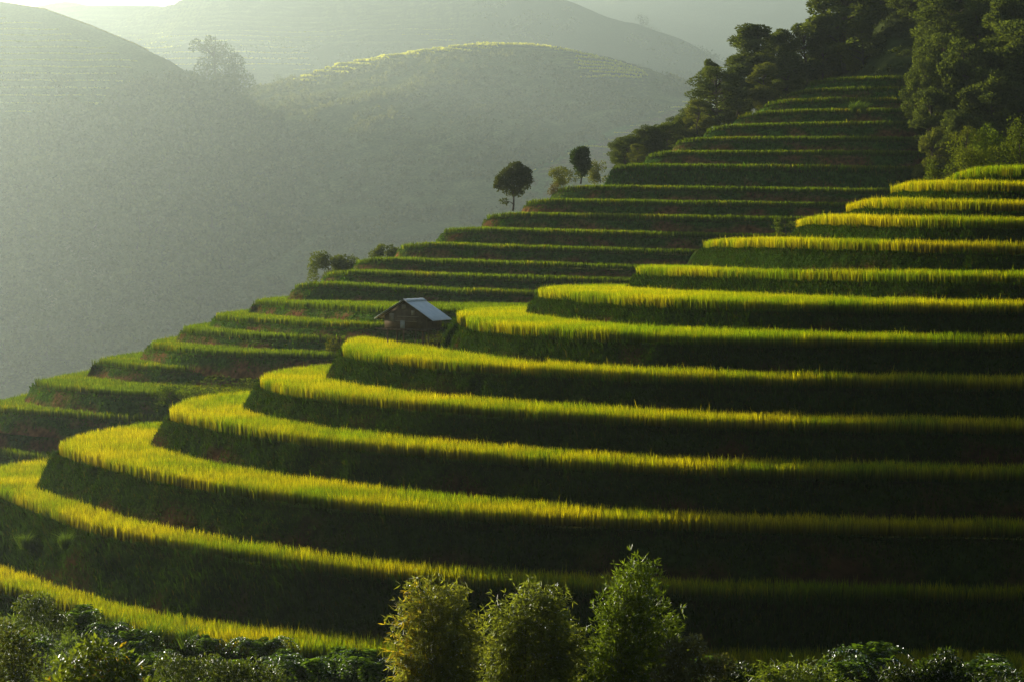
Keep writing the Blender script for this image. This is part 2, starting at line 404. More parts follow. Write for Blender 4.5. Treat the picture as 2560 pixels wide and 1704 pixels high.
for idx, c in enumerate(NR):
    if c in OWN:
        pts, d0, d1 = OWN[c]; p0, p1 = pts[0][0], pts[-1][0]
        P = []
        for (a, b) in pts:
            pass
        xs = np.linspace(p0, p1, 24); ys = np.interp(-xs, [-q[0] for q in pts], [q[1] for q in pts])
        for a, b in zip(xs, ys):
            t = (p0 - a) / (p0 - p1); D = d0 + (d1 - d0) * np.interp(t, TT, TG)
            q = at_depth(a, b, D); q[2] -= H_RICE; P.append(q)
        P = np.array(P); tip = P[-1]
        tail = [(tip[0] + .2, tip[1] + 4, tip[2]), (tip[0] + 2, tip[1] + 9, tip[2])]
        P = np.vstack([P, tail])
    else:
        if c == 'n':
            f = [(2560, 1676), q4(1200, 1500), q4(300, 1470), q3(1700, 1440), q3(1200, 1420), q3(900, 1380), q3(600, 1310), q3(450, 1230), q3(200, 1160), q3(0, 1120)]
            P = np.array([at_plane(a, b, zn_px(a) - .45) for a, b in f])
            P = smooth(resample(P, 1.5), 12); P[:, :2] += normals(P) * np.clip((4 - P[:, 0]) * .08, 0.3, .9)[:, None]
        elif c == 'm':
            P = smooth(resample(np.array([at_plane(a, b, ZR['m'] - .48) for a, b in LIP_M]), 1.5), 8)
        else:
            nx_ = NR[idx + 1]
            P = np.array([at_plane(a, b, ZR[nx_]) for a, b in FOOT[nx_]])
            if c in 'f': P = P[P[:, 1] < 153]
            P = smooth(resample(P, 1.5), 6)
            P[:, :2] -= normals(P) * BAT * (ZR[c] - H_RICE - ZR[nx_])
        P[:, 2] = ZR[c] - H_RICE if c != 'n' else zn(P[:, 0]) - H_RICE
        b = np.array(BACK[c])
        P = np.vstack([P, np.c_[b, np.full(len(b), ZR[c] - H_RICE) if c != 'n' else zn(b[:, 0]) - H_RICE]])
    # run on to the right outside the picture, and round the back
    r0 = P[0]
    right = [(130, r0[1] - 12, r0[2]), (r0[0] + 30, r0[1] - 5, r0[2]), (r0[0] + 8, r0[1] - 1.2, r0[2])]
    e = P[-1]; yb = 178 + 1.5 * idx
    if yb < e[1] + 6: yb = e[1] + 6
    if c == 'i': yb = e[1] + 3
    back = [(e[0] + .35 * (yb - e[1]), e[1] + .6 * (yb - e[1]), e[2]), (e[0] + 1.1 * (yb - e[1]), yb - 1, e[2]), (e[0] + 2 * (yb - e[1]), yb, e[2]), (130, yb + 2, e[2])]
    Q = np.vstack([right, P, back])
    Q = smooth(resample(Q, .5), 10)
    lips[c] = Q
ORD = ['bottom', 'second', 'third', 'fourth', 'fifth', 'sixth', 'seventh', 'eighth', 'ninth', 'tenth', 'eleventh', 'twelfth', 'thirteenth', 'fourteenth']
GOLD = dict(a=.2, b=.72, c=.72, d=.76, e=.68, f=.32, g=.34, h=.36, i=.46, j=.44, k=.46, l=.54, m=.58, n=.56)
WHERE = dict(a='beside the leafy shrubs at the right edge', b='just under the short top field', c='two below the short top field', d='with a feathery weed at its left tip',
             e='with the long straight golden crest', f='three above the hut roof line', g='starting right above the hut', h='starting right beside the hut',
             i='passing in front of the hut', j='just below the hut field', k='with bushes behind its left tip', l='whose rounded nose fills the left',
             m='running out of the frame on the left', n='lowest, behind the bamboo')
hut_cut = lambda X, Y: (X > -10.9) & (Y > 129 + (-4.2 - X) * 2.75) & (X < 2)
for idx, c in enumerate(NR):
    Q = lips[c]
    zl = Q[:, 2]; nxt = NR[idx + 1] if idx < 13 else None
    zb = np.full(len(Q), (ZR[nxt] - H_RICE - .25) if nxt else ZR['n'] - H_RICE - 3.0)
    up = None; bat = BAT
    if c == 'm':
        ft = resample(np.array([at_plane(a, b, zn_px(a)) for a, b in FOOT['n']]), .5); zb = zn(Q[:, 0]) - H_RICE - .25
        dd = np.sqrt(((Q[:, None, :2] - ft[None, :, :2]) ** 2).sum(2)).min(1); bat = np.clip(dd / (zl - zn(Q[:, 0]) + .65), .35, 2.6)
        bat = np.where((Q[:, 1] > 128) | (Q[:, 0] > 25), np.where(Q[:, 0] > 25, .5, np.clip(2.4 - (Q[:, 1] - 126) * .1, .6, 2.4)), bat)
        bat = smooth(np.c_[bat, bat, bat], 30)[:, 0]; foot_m = outset(Q[:, :2], bat * (zl - zn(Q[:, 0]) + H_RICE) + .05)
    if c == 'n': zb = zl - 3.0
    if idx > 0:
        u = lips[NR[idx - 1]]; up = outset(u[:, :2], BAT * np.maximum(.2, u[:, 2] - (zl.mean())) + .05) if c != 'n' else foot_m
    ylim = (BACK[c][-1][1] if c in BACK else Q[:, 1][Q[:, 0] < 60].min() + 60)
    nm = ORD[13 - idx]
    lab = f'{"golden" if GOLD[c] > .43 else "green"} rice on the {nm} field of the near slope counting upward, {WHERE[c]}'
    terrace(Q[:, :2], zl, zb, up, bat, 'the near slope', f'under the {nm} rice field of the near slope counting upward',
            dict(gold=GOLD[c], label=lab, cut=[hut_cut] if c == 'i' else [], weed=1.7 if c == 'm' else (1.1 if idx > 4 else .8)), 100 + idx,
            green=.9 if c in 'abcdefmn' else .6,
            region=(Q[:, 0].min() - 1, Q[:, 1].min() - 12, 62, ylim))

# ------------------------------------------------------------------ the farther ridge: 25 terraces, 1 (top) to 25 (bottom)
FAR = {
 1: [(1850, 187), (1870, 178), (1950, 173), (2070, 171)], 2: [(1800, 212), (1830, 202), (1950, 197), (2045, 196)],
 3: [(1745, 238), (1770, 226), (1900, 221), (2040, 222)], 4: [(1685, 265), (1700, 254), (1850, 248), (2038, 246)],
 5: [(1612, 295), (1630, 284), (1800, 279), (2036, 275)], 6: [(1543, 323), (1560, 314), (1700, 311), (2030, 311)],
 7: [(1478, 352), (1500, 344), (1700, 343), (2020, 343)], 8: [(1398, 380), (1430, 373), (1600, 374), (2000, 378)],
 9: [(1265, 432), (1290, 423), (1500, 424), (1960, 430)], 10: [(1195, 462), (1215, 454), (1400, 456), (1920, 463)],
 11: [(1103, 493), (1120, 485), (1300, 488), (1880, 497)], 12: [(1003, 527), (1020, 519), (1200, 523), (1700, 535)],
 13: [(915, 562), (935, 553), (1100, 559), (1640, 573)], 14: [(812, 597), (830, 588), (1000, 594), (1520, 608)],
 15: [(742, 627), (775, 616), (845, 620), (1000, 626), (1480, 638)], 16: [(668, 655), (700, 642), (800, 650), (1000, 660), (1320, 668)],
}
FTIP = {17: (578, 688), 18: (487, 720), 19: (410, 750), 20: (335, 783), 21: (208, 825), 22: (95, 868), 23: (-30, 922), 24: (-120, 965)}
FFOOT = {17: [(870, 738), (800, 733), (650, 722), (578, 716)], 18: [(860, 772), (700, 765), (520, 752), (487, 748)],
         19: [(860, 806), (600, 797), (430, 783), (406, 779)], 20: [(600, 847), (420, 837), (330, 822)],
         21: [(430, 880), (300, 872), (205, 858)], 22: [(370, 950), (250, 945), (100, 928), (50, 912)], 23: [(300, 990), (200, 985), (0, 970), (-60, 958)],
         24: [(140, 1035), (0, 1022), (-120, 1003)]}
DT = lambda r: 270 - (r - 1) * 3.9
HF = .7
flips = {}; ZF = {}
for r in range(1, 25):
    if r in FAR: tx, ty = FAR[r][0]
    else: tx, ty = FTIP[r]
    ZF[r] = at_depth(*v(tx, ty), DT(r))[2]
ZF[25] = -16.9
for r in range(1, 25):
    if r in FAR:
        pts = FAR[r][::-1]; t0 = at_depth(*v(*FAR[r][0]), DT(r))
        P = []
        for a in np.linspace(pts[0][0], pts[-1][0], 30):
            b = np.interp(-a, [-q[0] for q in pts], [q[1] for q in pts]); D = DT(r)
            for _ in range(6):
                x = at_depth(*v(a, b), D)[0]; D = DT(r) - (24 if r > 8 else 17) * (1 - math.exp(-max(0, x - t0[0]) / 25))
            q = at_depth(*v(a, b), D); q[2] -= HF; P.append(q)
        P = np.array(P)
    else:
        P = np.array([at_plane(*v(a, b), ZF[r + 1]) for a, b in FFOOT[r]])
        P = smooth(resample(P, 1.5), 3); P[:, :2] -= normals(P) * BAT * (ZF[r] - HF - ZF[r + 1]); P[:, 2] = ZF[r] - HF
        t0 = at_depth(*v(*FTIP[r]), DT(r)); t0[2] -= HF; P = np.vstack([P, t0])
    r0 = P[0]; e = P[-1]
    if r < 12: right = [(r0[0] + 22, r0[1] + 22, r0[2]), (r0[0] + 5, r0[1] + 1, r0[2])]
    else: right = [(75, r0[1] - 3, r0[2]), (r0[0] + 12, r0[1] - 3, r0[2]), (r0[0] + 5, r0[1] - 1.5, r0[2])]
    back = [(e[0] + .6, e[1] + 3, e[2]), (e[0] + 2.6, e[1] + 7, e[2]), (e[0] + 2.6 + .55 * 50, e[1] + 7 + .83 * 50, e[2])]
    if r >= 13: back = [(e[0] - .2, e[1] + 4, e[2]), (e[0] + .1, e[1] + 12, e[2]), (e[0] + 1.2, e[1] + 20, e[2]), (e[0] + 6, e[1] + 29, e[2]), (e[0] + 30, e[1] + 55, e[2])]
    if r < 12: back += [(max(r0[0] + 22, e[0] + 50), e[1] + 50, e[2])]
    else: back += [(80, e[1] + 60, e[2])]
    Q = np.vstack([right, P, back])
    flips[r] = smooth(resample(Q, .7), 14)
q24 = flips[24]; q25 = outset(q24[:, :2], np.full(len(q24), 3.4)); flips[25] = np.c_[q25, np.full(len(q25), ZF[25] - HF)]
CARD = ['topmost', 'second', 'third', 'fourth', 'fifth', 'sixth', 'seventh', 'eighth', 'ninth', 'tenth', 'eleventh', 'twelfth', 'thirteenth', 'fourteenth', 'fifteenth',
        'sixteenth', 'seventeenth', 'eighteenth', 'nineteenth', 'twentieth', 'twenty-first', 'twenty-second', 'twenty-third', 'twenty-fourth', 'lowest']
FW = {1: 'just below the forest', 8: 'above the tall weedy bank', 9: 'with the dense upright tree', 11: 'with the lone round tree', 15: 'with shrubs behind its left tip', 17: 'behind the hut roof',
      22: 'with a dry weedy lip', 23: 'leaving the frame at left'}
for r in range(1, 26):
    Q = flips[r]; zl = Q[:, 2]
    zb = np.full(len(Q), zl.min() - 2.2) if r == 25 else np.minimum(zl - .5, np.interp(Q[:, 0], np.sort(flips[r + 1][:, 0])[::5], flips[r + 1][np.argsort(flips[r + 1][:, 0])[::5], 2]) - .2)
    if r < 25: zb = np.full(len(Q), flips[r + 1][:, 2].mean() - .25)
    up = None
    if r > 1: u = flips[r - 1]; up = outset(u[:, :2], BAT * np.maximum(.2, u[:, 2] - zl.mean()) + .05)
    k = (Q[:, 0] < 70)
    nm = CARD[r - 1]
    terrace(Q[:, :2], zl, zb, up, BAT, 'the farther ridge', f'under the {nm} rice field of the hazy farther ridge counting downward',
            dict(gold=-.25 if r > 3 else 0, dim=.62, label=f'green rice on the {nm} field of the hazy farther ridge counting downward' + (', ' + FW[r] if r in FW else ''), weed=1.8 if r == 8 else .9),  # rice tips dimmed to paint the weaker sun on this ridge
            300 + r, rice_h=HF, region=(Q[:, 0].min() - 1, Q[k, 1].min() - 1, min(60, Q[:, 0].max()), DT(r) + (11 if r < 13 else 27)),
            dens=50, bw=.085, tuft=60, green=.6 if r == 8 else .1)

# ------------------------------------------------------------------ land: valley floor, forest slope, hills
K = 4.5                      # metres to one unit of the plan in which the hills across the valley are laid out
def heightfield(name, x0, x1, y0, y1, step, zf, colf, mat, smooth_=True, unit=1.0):
    xs = np.arange(x0, x1 + step, step); ys = np.arange(y0, y1 + step, step)
    X, Y = np.meshgrid(xs, ys); Z = zf(X, Y); ny, nx = X.shape
    V = np.stack([X.ravel(), Y.ravel(), Z.ravel()], 1) * unit
    i = (np.arange(ny - 1)[:, None] * nx + np.arange(nx - 1)[None]).ravel()
    quads = np.stack([i, i + 1, i + nx + 1, i + nx], 1)
    col = None if colf is None else colf(X, Y, Z).reshape(-1, 3)
    o = link(name, np_mesh(name, V, None, quads, col, smooth_), mat)
    return tag(o, None, None, kind='structure')
def sm(a, b, x): t = np.clip((x - a) / (b - a), 0, 1); return t * t * (3 - 2 * t)

def ground_z(X, Y):
    z = np.full(X.shape, -21.5) - 4 * sm(190, 260, Y)
    z = z + (19.0) * (1 - sm(-5, 62, Y)) + .85 * np.maximum(-8 - Y, 0)                       # the slope the camera stands on, with an added rise behind blocking sky light
    z = z - 10 * sm(120, 190, Y) * sm(10, -60, X)                        # valley to the left of the ridges
    z = z - 6 * sm(240, 330, Y) - 84 * sm(320, 700, Y)
    z = z + (fbm(X * .05, Y * .05, 41) - .5) * 3
    far = np.maximum(np.abs(X) - 260, 0)
    return z - np.minimum(far * .0, 5)
g = heightfield('ground', -3000, 3000, -168, 6200, 16, ground_z, None, M_GROUND)
g['label'] = 'dark overgrown valley floor and foreground slope'

def forest_z(X, Y):
    z = 2.5 + .42 * (Y - 220) + .30 * np.maximum(X - 47, 0)
    xb = 40 + .22 * (Y - 222)                                            # where the terraces end
    z = z - np.maximum(xb - X, 0) * .8
    # the crown of the ridge carries on behind the top field and falls away on the far side
    z = z - np.maximum(Y - 292 - .1 * (X - 40), 0) * .25
    return z + (fbm(X * .15, Y * .15, 51) - .5) * 2.0
def forest_c(X, Y, Z):
    n = fbm(X * .2, Y * .2, 52)[..., None]
    return np.array([.018, .03, .010]) * (1 - n) + np.array([.05, .06, .018]) * n
g = heightfield('forest_slope', 22, 230, 200, 420, 1.5, forest_z, forest_c, M_HILL)
g['label'] = 'steep dark slope under the forest at upper right'

def ridge_field(crest, slope_f, slope_b, amp, seed, nsc, base=-27, kx=1.0, quant=None, col=None):
    P = np.array(crest)
    def zf(X, Y):
        best = np.full(X.shape, -1e9); crest_z = np.zeros(X.shape)
        for a, b in zip(P[:-1], P[1:]):
            d = b - a; L2 = d[0] ** 2 + d[1] ** 2
            t = np.clip(((X - a[0]) * d[0] + (Y - a[1]) * d[1]) / L2, 0, 1)
            cx, cy_, cz = a[0] + t * d[0], a[1] + t * d[1], a[2] + t * d[2]
            dist = np.hypot((X - cx) * np.where(X > cx, kx, 1.0), Y - cy_); front = Y < cy_
            rd = np.sqrt(dist ** 2 + 36) - 6
            h_ = cz - np.where(front, slope_f, slope_b) * rd; crest_z = np.where(h_ > best, cz, crest_z); best = np.maximum(best, h_)
        z = best + (fbm(X * nsc, Y * nsc, seed) - .5) * amp * sm(0, 30, crest_z - best)
        if quant is not None: z = quant(X, Y, z, best)
        return np.maximum(z, base)
    return zf
def step_q(z, s):
    q = z / s; f = q - np.floor(q)
    return (np.floor(q) + sm(.0, .35, f)) * s

# left wooded spur
LC = [np.array([-560, 720, 108.]), np.array([-420, 705, 112.]), np.array([-300, 690, 106.]), vd(-330, -60, 672), vd(-120, -8, 642), vd(0, 18, 618), vd(100, 34, 600), vd(200, 70, 582), vd(300, 112, 564), vd(380, 150, 550), vd(450, 195, 535)]  # first three points: higher ridge out of view, added to shade valley air
LC = [p + np.array([0, 0, 1.6]) for p in LC]
lz0 = ridge_field(LC, .42, .6, 7, 61, .03, -27, kx=2.4)
def left_q(X, Y, Z):
    px = 1178 + X * 4581 / Y; k = sm(430, 250, px) * sm(2, 14, Z)
    return Z * (1 - k) + step_q(Z, 2.2) * k
lz = lz0
def left_c(X, Y, Z):
    px = 1178 + X * 4581 / Y; k = (sm(430, 250, px) * sm(4, 14, Z))[..., None]
    n = fbm(X * .1, Y * .1, 62)[..., None]
    wood = np.array([.022, .035, .012]) * (1 - n) + np.array([.09, .10, .035]) * n
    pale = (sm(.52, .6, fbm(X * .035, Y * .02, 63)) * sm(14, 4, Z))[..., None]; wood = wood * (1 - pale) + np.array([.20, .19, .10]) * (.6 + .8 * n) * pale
    crop = np.array([.09, .12, .03]) * (.7 + .6 * n)
    return wood * (1 - k) + crop * k
g = heightfield('left_hill', -600, 0, 250, 780, 2.1, lz, left_c, M_HILL, unit=K); g['label'] = 'hazy hill on the left, terraced above and wooded below'

# the rounded hill in the middle
MC = [vd(470, 330, 690), vd(560, 250, 665), vd(620, 205, 650), vd(690, 190, 640), vd(760, 166, 635), vd(830, 148, 632), vd(920, 132, 630), vd(1010, 117, 628), vd(1100, 106, 626), vd(1190, 105, 624),
      vd(1270, 113, 622), vd(1340, 128, 620), vd(1410, 150, 616), vd(1490, 183, 610), vd(1560, 222, 600), vd(1640, 300, 590), vd(1760, 420, 570)]
mz0 = ridge_field(MC, .34, .6, 12, 71, .03, -27)
def mid_masks(X, Y, Z):
    px = 1178 + X * 4581 / Y; cy_ = np.interp(X, [p[0] for p in MC], [p[1] for p in MC]); cz = np.interp(X, [p[0] for p in MC], [p[2] for p in MC])
    dep = cz - Z
    crest = sm(670, 700, px) * sm(1540, 1490, px) * np.where(Y > cy_, 1, sm(3.2, 1.8, dep + (fbm(X * .08, Y * .08, 77) - .5) * 3))
    crest = np.maximum(crest, sm(1270, 1300, px) * sm(1505, 1480, px) * sm(9.5, 8.5, dep) * (Y < cy_))
    py = 590 - Z * 4581 / Y
    low = sm(0, 25, px - (1560 - (py - 240) * 2.2)) * sm(235, 245, py) * sm(430, 400, py)
    return crest, low, px, py
def mz(X, Y):
    Z = mz0(X, Y); c, l, px, py = mid_masks(X, Y, Z)
    c = np.maximum(c, l)
    return Z * (1 - c) + step_q(Z, 1.25) * c
def mid_c(X, Y, Z):
    c, l, px, py = mid_masks(X, Y, Z)
    n = fbm(X * .06, Y * .06, 72)[..., None]; n2 = fbm(X * .25, Y * .25, 73)[..., None]
    scrub = (np.array([.035, .05, .016]) * (1 - n) + np.array([.13, .14, .04]) * n) * (.5 + n2)
    crop = np.array([.13, .16, .03]) * (.7 + .6 * n2); earth = np.array([.11, .07, .045])
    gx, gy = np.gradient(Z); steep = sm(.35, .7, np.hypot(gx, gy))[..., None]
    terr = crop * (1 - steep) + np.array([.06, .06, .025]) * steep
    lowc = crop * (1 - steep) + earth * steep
    c = c[..., None]; l = l[..., None]
    field = (sm(1080, 1230, px) * sm(1560, 1300, px) * sm(385, 410, py) * sm(480, 440, py))[..., None]
    lane = sm(26, 8, np.abs(px - (1560 - (py - 240) * 2.2) + 4))[..., None] * sm(280, 300, py)[..., None] * sm(440, 420, py)[..., None]
    a = scrub * (1 - c) + terr * c
    a = a * (1 - l) + lowc * l
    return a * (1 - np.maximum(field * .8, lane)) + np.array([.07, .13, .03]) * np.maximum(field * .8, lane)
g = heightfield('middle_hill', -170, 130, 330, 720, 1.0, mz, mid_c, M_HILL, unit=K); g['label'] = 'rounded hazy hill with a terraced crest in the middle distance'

BC = [vd(-300, 60, 1010), vd(-60, 30, 1000), vd(100, 20, 990), vd(150, 15, 985), vd(230, 17, 980), vd(330, 24, 975), vd(400, 22, 965), vd(450, 4, 955), vd(560, -18, 950), vd(760, -28, 960), vd(950, -30, 950), vd(1150, -24, 930),
      vd(1280, -2, 910), vd(1340, 24, 895), vd(1440, 52, 880), vd(1530, 96, 860), vd(1600, 185, 830), vd(1680, 300, 800)]
bz0 = ridge_field(BC, .5, .6, 22, 81, .015, -27)
def back_masks(X, Y, Z):
    px = 1178 + X * 4581 / Y; py = 590 - Z * 4581 / Y
    return sm(1130, 1050, px + 60 * (fbm(X * .02, Y * .02, 87) - .5)) * np.maximum(sm(115, 95, py + 80 * (fbm(X * .02, Y * .02, 86) - .5)), sm(150, 170, py) * sm(720, 640, px)), px, py
def bz(X, Y):
    Z = bz0(X, Y); k, px, py = back_masks(X, Y, Z)
    return Z * (1 - k) + step_q(Z, 3.2) * k
def back_c(X, Y, Z):
    k, px, py = back_masks(X, Y, Z); n = fbm(X * .04, Y * .04, 82)[..., None]; k = k[..., None]
    wood = np.array([.02, .035, .014]) * (1 - n) + np.array([.06, .075, .028]) * n
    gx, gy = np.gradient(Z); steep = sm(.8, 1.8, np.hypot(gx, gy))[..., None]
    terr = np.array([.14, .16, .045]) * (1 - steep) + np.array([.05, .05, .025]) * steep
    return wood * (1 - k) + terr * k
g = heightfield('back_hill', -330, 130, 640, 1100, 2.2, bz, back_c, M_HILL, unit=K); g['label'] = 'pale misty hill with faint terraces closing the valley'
FC = [vd(1000, -20, 1270), vd(1300, -18, 1260), vd(1600, -20, 1250), vd(1900, -24, 1240), vd(2300, -24, 1230), vd(2700, -20, 1220)]
fz0 = ridge_field(FC, .42, .6, 24, 91, .012, -27)
def fz(X, Y):
    Z = fz0(X, Y); k = sm(.42, .5, fbm(X * .006, Y * .012, 97)); return Z * (1 - k) + step_q(Z, 4.0) * k
def far_c(X, Y, Z):
    n = fbm(X * .03, Y * .03, 92)[..., None]; return np.array([.05, .065, .025]) * (1 - n) + np.array([.11, .12, .04]) * n
g = heightfield('far_hill', -120, 480, 820, 1320, 4, fz, far_c, M_HILL, unit=K); g['label'] = 'palest farthest hill at the top of the picture'

# rice rows on the far terraces: bands of upright blades standing on the level contours or on the traced rows
def band(name, label, lines, h, w_, colr, seed, unit=K):
    rs = np.random.default_rng(seed); parts = []
    for L in lines:
        P = resample(np.array(L) * unit, w_ * .6); n = len(P)
        if n < 3: continue
        P = np.repeat(P, 2, 0) + rs.normal(0, w_ * .15, (n * 2, 3)) * np.array([1, 1, 0]); n = len(P); P[:, 2] -= .3
        c = np.array(colr) * rs.uniform(.7, 1.3, (n, 1))
        parts.append(blades(P, h * rs.uniform(.75, 1.15, n), rs.normal(0, .1, (n, 2)), np.full(n, w_), c * .6, c, rs, ax=rs.normal(0, .5, n)))
    return tag(link(name, np_mesh(name, *join(parts)), M_RICE), label, 'rice', kind='stuff')
def on_hill(zf, px, py, d0, d1):
    D = np.arange(d0, d1, .5); x = (px - 1178) / 4581 * D; zr_ = D * math.tan(0) - (py - 590) / 4581 * D
    z = zf(x[None], D[None])[0]; k = np.nonzero(z >= zr_)[0]
    i = k[0] if len(k) else int((zr_ - z).argmin())
    return (x[i], D[i], z[i])
def contours(zf, pxs, d0, d1, levels, ok):
    out = []
    for lv in levels:
        cur = []
        for px in pxs:
            D = np.arange(d0, d1, 1.0); x = (px - 1178) / 4581 * D; z = zf(x[None], D[None])[0]; k = np.nonzero(z >= lv)[0]
            good = len(k) and k[0] > 0
            if good: p = (x[k[0]], D[k[0]], lv); good = ok(px, 590 - lv * 4581 / p[1], lv)
            if good: cur.append(p)
            elif len(cur) > 2: out.append(cur); cur = []
            else: cur = []
        if len(cur) > 2: out.append(cur)
    return out
def m2(cx, cy_): return ((640 + cx / 2.142) * .9203, (60 + cy_ / 2.142) * .9203)
rows_px = [[(205, 308), (330, 312)], [(243, 288), (330, 288), (410, 292)], [(315, 264), (400, 264), (500, 268)], [(378, 244), (500, 248), (560, 252)], [(428, 221), (520, 222), (640, 228)], [(530, 200), (600, 202), (700, 206)],
           [(620, 189), (680, 189), (720, 192)], [(670, 178), (760, 180)], [(740, 168), (800, 170), (870, 174)], [(815, 160), (900, 160), (960, 164)], [(870, 151), (960, 152), (1060, 160)], [(950, 141), (1040, 144), (1160, 156)],
           [(1035, 130), (1100, 132), (1260, 140)], [(1120, 122), (1190, 122), (1300, 130)], [(1185, 115), (1300, 117), (1400, 118), (1490, 122)], [(1485, 127), (1560, 130), (1610, 143)], [(1600, 145), (1660, 148), (1715, 162)],
           [(1715, 163), (1800, 180), (1900, 207), (2000, 238), (2060, 263), (2098, 288)], [(1712, 186), (1800, 190), (1880, 203)], [(1710, 210), (1850, 216), (1985, 238)], [(1705, 226), (1850, 232), (2040, 260)], [(1730, 245), (1900, 250), (2060, 268)],
           [(1785, 268), (1950, 270), (2080, 286)], [(1738, 292), (1900, 292), (2060, 297)]]
lines = []
for r_ in rows_px:
    xs = np.arange(r_[0][0], r_[-1][0] + 1, 8.0); ys = np.interp(xs, [q[0] for q in r_], [q[1] for q in r_])
    lines.append([on_hill(mz, *m2(a, b + 3), 520, 665) for a, b in zip(xs, ys)])
band('rice', 'thin bright rice edges on the terraced crest of the middle hill', lines, 3.4, 2.2, (.40, .43, .05), 201)
def ok_low(px, py, lv): return 232 < py < 415 and 1566 - (py - 240) * 2.2 < px < 1660
band('rice', 'faint rice rows on the lower right flank of the middle hill', contours(mz0, np.arange(1150, 1660, 6), 400, 620, np.arange(16, 49, 2.3), ok_low), 3.4, 3.0, (.42, .44, .14), 202)
def ok_left(px, py, lv): return py > 26 + np.interp(px, [0, 100, 200, 300, 380], [18, 34, 70, 112, 150]) and px < 330 + 30 * math.sin(lv) - max(0, py - 120) * .55 and py < 268
band('rice', 'faint rice rows on the terraced top of the left hill', contours(lz0, np.arange(-60, 340, 6), 390, 650, np.arange(36, 79, 2.4), ok_left), 3.2, 3.2, (.22, .26, .07), 203)
def ok_back(px, py, lv): return 0 < py < 190 and (560 < px < 1060 and py < 92 + 18 * math.sin(px * .02) or px < 720 and py > 20 and px > 120)
band('rice', 'faint rice rows on the pale back hill', contours(bz0, np.arange(120, 1070, 8), 760, 960, np.arange(78, 140, 3.0), ok_back), 4.5, 5.0, (.38, .40, .10), 204)
SK = []
for px_ in np.arange(-20, 350, 5.0):
    D_ = np.arange(500, 690, 1.0); x_ = (px_ - 1178) / 4581 * D_; z_ = lz0(x_[None], D_[None])[0]; i_ = int((z_ / D_).argmax()); SK.append((x_[i_], D_[i_], z_[i_]))
band('rice', 'bright grass edge running down the crest of the left hill', [SK], 1.8, 1.8, (.20, .19, .06), 205)

# ------------------------------------------------------------------ trees and bushes
def tube(path, r0, r1, nseg=6):
    P = np.asarray(path, float); n = len(P); V = []; T = np.gradient(P, axis=0)
    for i in range(n):
        t = T[i] / (np.linalg.norm(T[i]) + 1e-9); a = np.cross(t, [0.3, .9, .2]); a /= np.linalg.norm(a); b = np.cross(t, a)
        r = r0 + (r1 - r0) * i / (n - 1)
        for k in range(nseg):
            an = 2 * math.pi * k / nseg; V.append(P[i] + r * (math.cos(an) * a + math.sin(an) * b))
    i = np.arange(n - 1)[:, None] * nseg; k = np.arange(nseg)[None]
    q = np.stack([i + k, i + (k + 1) % nseg, i + nseg + (k + 1) % nseg, i + nseg + k], 2).reshape(-1, 4)
    return np.array(V), None, q, np.zeros((len(V), 3))
def crown_leaves(lobes, n, ln, wd, c_dark, c_light, rs, shell=.75, droop=0.0, star=1, up=.25, yellow=None):
    """leaves spread through the outer part of each lobe; star > 1 gives fans of leaves (bamboo)"""
    L = np.array(lobes, float); vol = (L[:, 3] * L[:, 4] + L[:, 4] * L[:, 5] + L[:, 3] * L[:, 5]); pr = vol / vol.sum()
    m = n // star; idx = rs.choice(len(L), m, p=pr)
    u = rs.normal(size=(m, 3)); u /= np.linalg.norm(u, axis=1)[:, None]
    rad = np.where(rs.random(m) < shell, rs.uniform(.78, 1.06, m), rs.uniform(.15, .9, m))
    # ragged edge
    rad *= .82 + .36 * vnoise(np.arctan2(u[:, 1], u[:, 0]) * 2.2 + idx * 7.1, u[:, 2] * 2.6, 5)
    P = L[idx, :3] + u * L[idx, 3:6] * rad[:, None]
    tone = rs.uniform(0, 1, len(L))[idx] * .45 + rs.uniform(0, 1, m) * .55
    col = np.array(c_dark) * (1 - tone[:, None]) + np.array(c_light) * tone[:, None]
    if yellow is not None:
        yk = yellow(P, rs); col[yk] = np.array([.36, .25, .04]) * rs.uniform(.6, 1.1, (int(yk.sum()), 1))
    if star > 1:
        P = np.repeat(P, star, 0); u = np.repeat(u, star, 0); col = np.repeat(col, star, 0) * rs.uniform(.8, 1.2, (m * star, 1))
        d = u * .8 + rs.normal(0, .65, P.shape); d[:, 2] -= droop
    else:
        d = u * .7 + rs.normal(0, .6, P.shape); d[:, 2] += up - droop
    k = len(P)
    V, T, c = leaves(P, d, ln * rs.uniform(.6, 1.2, k), wd * rs.uniform(.7, 1.2, k), col, rs)
    return V, T, None, c
def branch_set(lobes, base, r, rs, k=1.0, top=None):
    """trunk with limbs to every lobe"""
    L = np.array(lobes, float); b = np.array(base, float)
    h = L[:, 2].max(); c = L[:, :3].mean(0)
    t = np.linspace(0, 1, 8)[:, None]; mid = np.array([c[0] * .6, c[1] * .6, h])
    trunk = b * (1 - t) + mid * t + np.sin(t * 7) * np.array([.02, .015, 0]) * h
    parts = [tube(trunk, r, r * .25)]
    for l in L:
        s = np.clip((l[2] - l[5] * .8) / h, .15, .85); a = trunk[int(s * 7)]
        tt = np.linspace(0, 1, 5)[:, None]; p = a * (1 - tt) + l[:3] * tt; p[:, 2] += np.sin(tt[:, 0] * math.pi) * .04 * h
        parts.append(tube(p, r * .4, r * .08, 5))
    return parts
